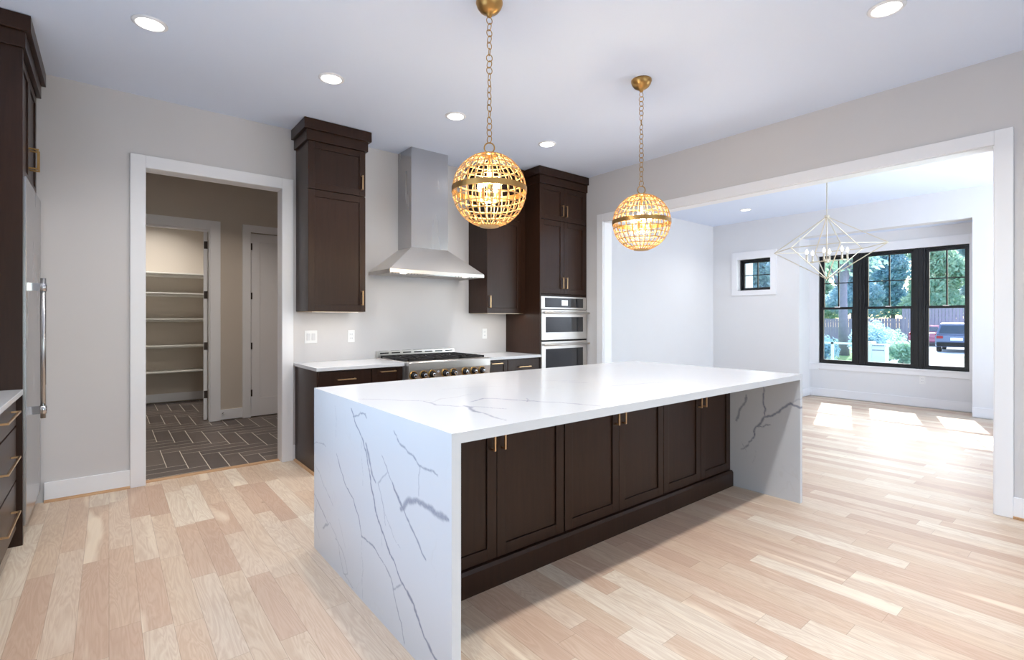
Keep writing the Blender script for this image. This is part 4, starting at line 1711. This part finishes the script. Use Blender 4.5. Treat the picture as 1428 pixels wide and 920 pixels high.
make_tree('shade_tree', 'leafy tree filling the small square window of the dining room', (46.5, 21.9, GZ), 11, 3.0, 'leaf3', 44, None, 9000, 0.2, 0.2, 0.15)


def bush(label, loc, r, h, mat, seed, n=1800, group=None):
    rnd = random.Random(seed)
    t = thing('shrub', label, 'shrub', loc, 0, group)
    blobs = [((rnd.uniform(-.5, .5) * r, rnd.uniform(-.5, .5) * r, h * rnd.uniform(0.3, 0.6)), (r * 0.6, r * 0.6, h * 0.4)) for _ in range(6)]
    leafcloud(seed, blobs, n, 0.075).build('foliage', M[mat], t)
    m = MB()
    for b in blobs:
        m.tube([(0, 0, 0), (b[0][0] * 0.6, b[0][1] * 0.6, b[0][2] * 0.6), b[0]], [0.03, 0.02, 0.008], 5)
    m.build('stems', M['bark'], t)


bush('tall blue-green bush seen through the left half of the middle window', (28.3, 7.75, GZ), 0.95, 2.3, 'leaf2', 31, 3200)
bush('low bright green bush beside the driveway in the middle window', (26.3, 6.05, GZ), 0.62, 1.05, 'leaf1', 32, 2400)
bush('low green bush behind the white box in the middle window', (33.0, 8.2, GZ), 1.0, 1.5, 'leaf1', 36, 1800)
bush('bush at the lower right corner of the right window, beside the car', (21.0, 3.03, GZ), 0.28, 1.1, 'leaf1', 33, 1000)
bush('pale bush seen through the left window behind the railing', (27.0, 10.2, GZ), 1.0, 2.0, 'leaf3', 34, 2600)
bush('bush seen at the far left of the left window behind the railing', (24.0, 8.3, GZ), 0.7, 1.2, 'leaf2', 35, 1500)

# board fence
t = thing('board_fence', 'weathered vertical-board fence beyond the driveway and bushes', 'fence', (50.5, 14, GZ))
m = MB()
rnd = random.Random(5)
for k in range(130):
    yy = -16 + k * 0.2
    m.box(0, 0.03, yy, yy + 0.185, 0.05, 1.95 + rnd.uniform(-0.03, 0.03))
m.build('boards', M['fence'], t)
m = MB().box(0.03, 0.08, -16, 10, 0.5, 0.6).box(0.03, 0.08, -16, 10, 1.6, 1.7)
m.build('rails', M['fence'], t)

# white railing
t = thing('white_railing', 'thin white post-and-rail railing outside the left window', 'railing', (19.5, 5.65, GZ))
MB().box(0, 0.05, -0.3, 2.4, 1.04, 1.10).build('rail', M['white_panel'], t)
for k in range(3):
    MB().box(0, 0.06, -0.25 + k * 1.0, -0.17 + k * 1.0, 0, 1.10).build('post', M['white_panel'], t)

# white block with two grey lines
t = thing('white_box', 'white box with two rows of grey lettering outside the middle window', 'box', (24.0, 6.33, GZ))
m = MB().box(-0.25, 0.25, -0.33, 0.33, 0, 0.80).box(-0.3, 0.3, 0.10, 0.40, 0, 1.0).box(-0.27, 0.27, -0.37, 0.10, 0.80, 0.90)
m.build('body', M['white_panel'], t, 0.01)
m = MB()
for zz in (0.83, 0.64):
    xx = -0.30
    while xx < 0.05:
        m.box(-0.285 if zz > 0.8 else -0.255, -0.25, -xx - 0.03, -xx, zz, zz + 0.04) if False else m.box(-0.275 if zz > 0.8 else -0.255, -0.25, xx, xx + 0.035, zz, zz + 0.045)
        xx += 0.05
m.build('lettering', M['grey_text'], t)


# cars
def car(name, label, loc, rz, paintm, L=4.6, W=1.85, H=1.66, suv=True):
    """x forward, rear at x=0"""
    t = thing(name, label, 'car', loc, rz)
    # side profile
    if suv:
        lower = [(0.06, 0.42), (0.0, 0.62), (0.03, 0.98), (0.9, 1.02), (L - 1.25, 1.02), (L - 0.15, 0.86), (L, 0.60), (L - 0.08, 0.32), (0.2, 0.30)]
        roof = [(0.03, 0.98), (0.28, H - 0.07), (0.55, H), (L * 0.52, H - 0.02), (L - 1.35, 1.02)]
    else:
        lower = [(0.06, 0.42), (0.0, 0.62), (0.04, 0.92), (0.9, 0.96), (L - 1.25, 0.93), (L - 0.15, 0.76), (L, 0.55), (L - 0.08, 0.28), (0.2, 0.27)]
        roof = [(0.5, 0.95), (1.05, H - 0.06), (1.5, H), (L * 0.52, H - 0.03), (L - 1.4, 0.94)]
    hw = W / 2
    m = MB()

    def loft(prof, halfs):
        rings = []
        for y_, ins in halfs:
            cx_ = sum(p[0] for p in prof) / len(prof)
            cz_ = sum(p[1] for p in prof) / len(prof)
            rings.append([(cx_ + (p[0] - cx_) * ins, y_, cz_ + (p[1] - cz_) * ins) for p in prof])
        n = len(prof)
        vs = [q for r_ in rings for q in r_]
        fs = []
        for i in range(len(rings) - 1):
            for k in range(n):
                k2 = (k + 1) % n
                fs.append((i * n + k, i * n + k2, (i + 1) * n + k2, (i + 1) * n + k))
        fs.append(tuple(range(n)))
        fs.append(tuple((len(rings) - 1) * n + k for k in range(n)))
        m.add(vs, fs, False)
    loft(lower, [(-hw, 0.93), (-hw * 0.93, 0.99), (0, 1.0), (hw * 0.93, 0.99), (hw, 0.93)])
    # greenhouse with tumblehome
    rings = []
    n = len(roof)
    vs = []
    for s in (-1, 1):
        for (x_, z_) in roof:
            k_ = (z_ - 0.95) / (H - 0.95)
            vs.append((x_, s * (hw * (0.96 - 0.2 * k_)), z_))
    fs = [tuple(range(n)), tuple(range(2 * n - 1, n - 1, -1))] + [(k, k + 1, n + k + 1, n + k) for k in range(n - 1)] + [(n - 1, 0, n, 2 * n - 1)]
    m.add(vs, fs)
    b = m.build('body', M[paintm], t, 0.04)
    # rear window
    r0, r1 = roof[0], roof[1]
    w0, w1 = hw * 0.82, hw * 0.70
    dx = r1[0] - r0[0]
    dz = r1[1] - r0[1]
    P = lambda f, wv, off: (r0[0] + dx * f - off, wv, r0[1] + dz * f + off * 0.3)
    MB().add([P(0.12, -w0, 0.012), P(0.12, w0, 0.012), P(0.86, w1, 0.012), P(0.86, -w1, 0.012)] + [P(0.12, -w0, -0.01), P(0.12, w0, -0.01), P(0.86, w1, -0.01), P(0.86, -w1, -0.01)],
             [(0, 1, 2, 3), (7, 6, 5, 4), (0, 4, 5, 1), (1, 5, 6, 2), (2, 6, 7, 3), (3, 7, 4, 0)]).build('rear_window', M['carglass'], t)
    for s in (-1, 1):
        mm = MB()
        a = [(roof[1][0] + 0.22, H - 0.13), (roof[3][0] - 0.02, H - 0.13), (roof[4][0] - 0.22, 1.06), (roof[0][0] + 0.32, 1.06)]
        vs = []
        for off in (0.0, 0.012):
            for (x_, z_) in a:
                k_ = (z_ - 0.95) / (H - 0.95)
                vs.append((x_, s * (hw * (0.96 - 0.2 * k_) + off), z_))
        mm.add(vs, [(0, 1, 2, 3), (7, 6, 5, 4), (0, 4, 5, 1), (1, 5, 6, 2), (2, 6, 7, 3), (3, 7, 4, 0)])
        mm.build('side_window', M['carglass'], t)
        MB().box(-0.012, 0.10, s * hw * 0.92, s * hw * 0.62, 0.78, 0.92).build('tail_light', M['taillight'], t, 0.01)
    MB().box(-0.016, 0.03, -0.26, 0.26, 0.68, 0.83).build('number_plate', M['white_panel'], t)
    MB().box(-0.05, 0.15, -hw * 0.92, hw * 0.92, 0.34, 0.56).build('bumper', M['rubber'] if suv else M[paintm], t, 0.03)
    for x_ in (0.85, L - 0.95):
        for s in (-1, 1):
            wv = MB().lathe([(0.20, -0.11), (0.33, -0.11), (0.35, -0.08), (0.35, 0.08), (0.33, 0.11), (0.20, 0.11)], x_, s * (hw - 0.12), 0.35, 28, 1).build('wheel', M['rubber'], t)
            MB().lathe([(0.20, -0.113), (0.08, -0.10), (0.03, -0.118), (0.03, 0.118), (0.08, 0.10), (0.20, 0.113)], x_, s * (hw - 0.12), 0.35, 20, 1).build('hub', M['chrome'], wv)
    return t


car('parked_suv', 'dark blue-grey SUV parked on the driveway, seen from behind through the right window', (36.5, 5.95, GZ + 0.03), 0.10, 'carblue')
car('parked_car', 'dark red car parked beyond the SUV in the right window', (43.5, 8.75, GZ + 0.03), 0.12, 'carred', 4.5, 1.8, 1.45, False)

# white siding return seen through the small dining window
t = thing('porch_post', 'white square porch post outside the small square window', 'post', (11.0, 5.31, GZ))
MB().box(-0.09, 0.09, -0.09, 0.09, 0, 3.4).build('shaft', M['siding'], t)
MB().box(-0.12, 0.12, -0.12, 0.12, 0, 0.2).box(-0.12, 0.12, -0.12, 0.12, 3.25, 3.4).build('collar', M['siding'], t)
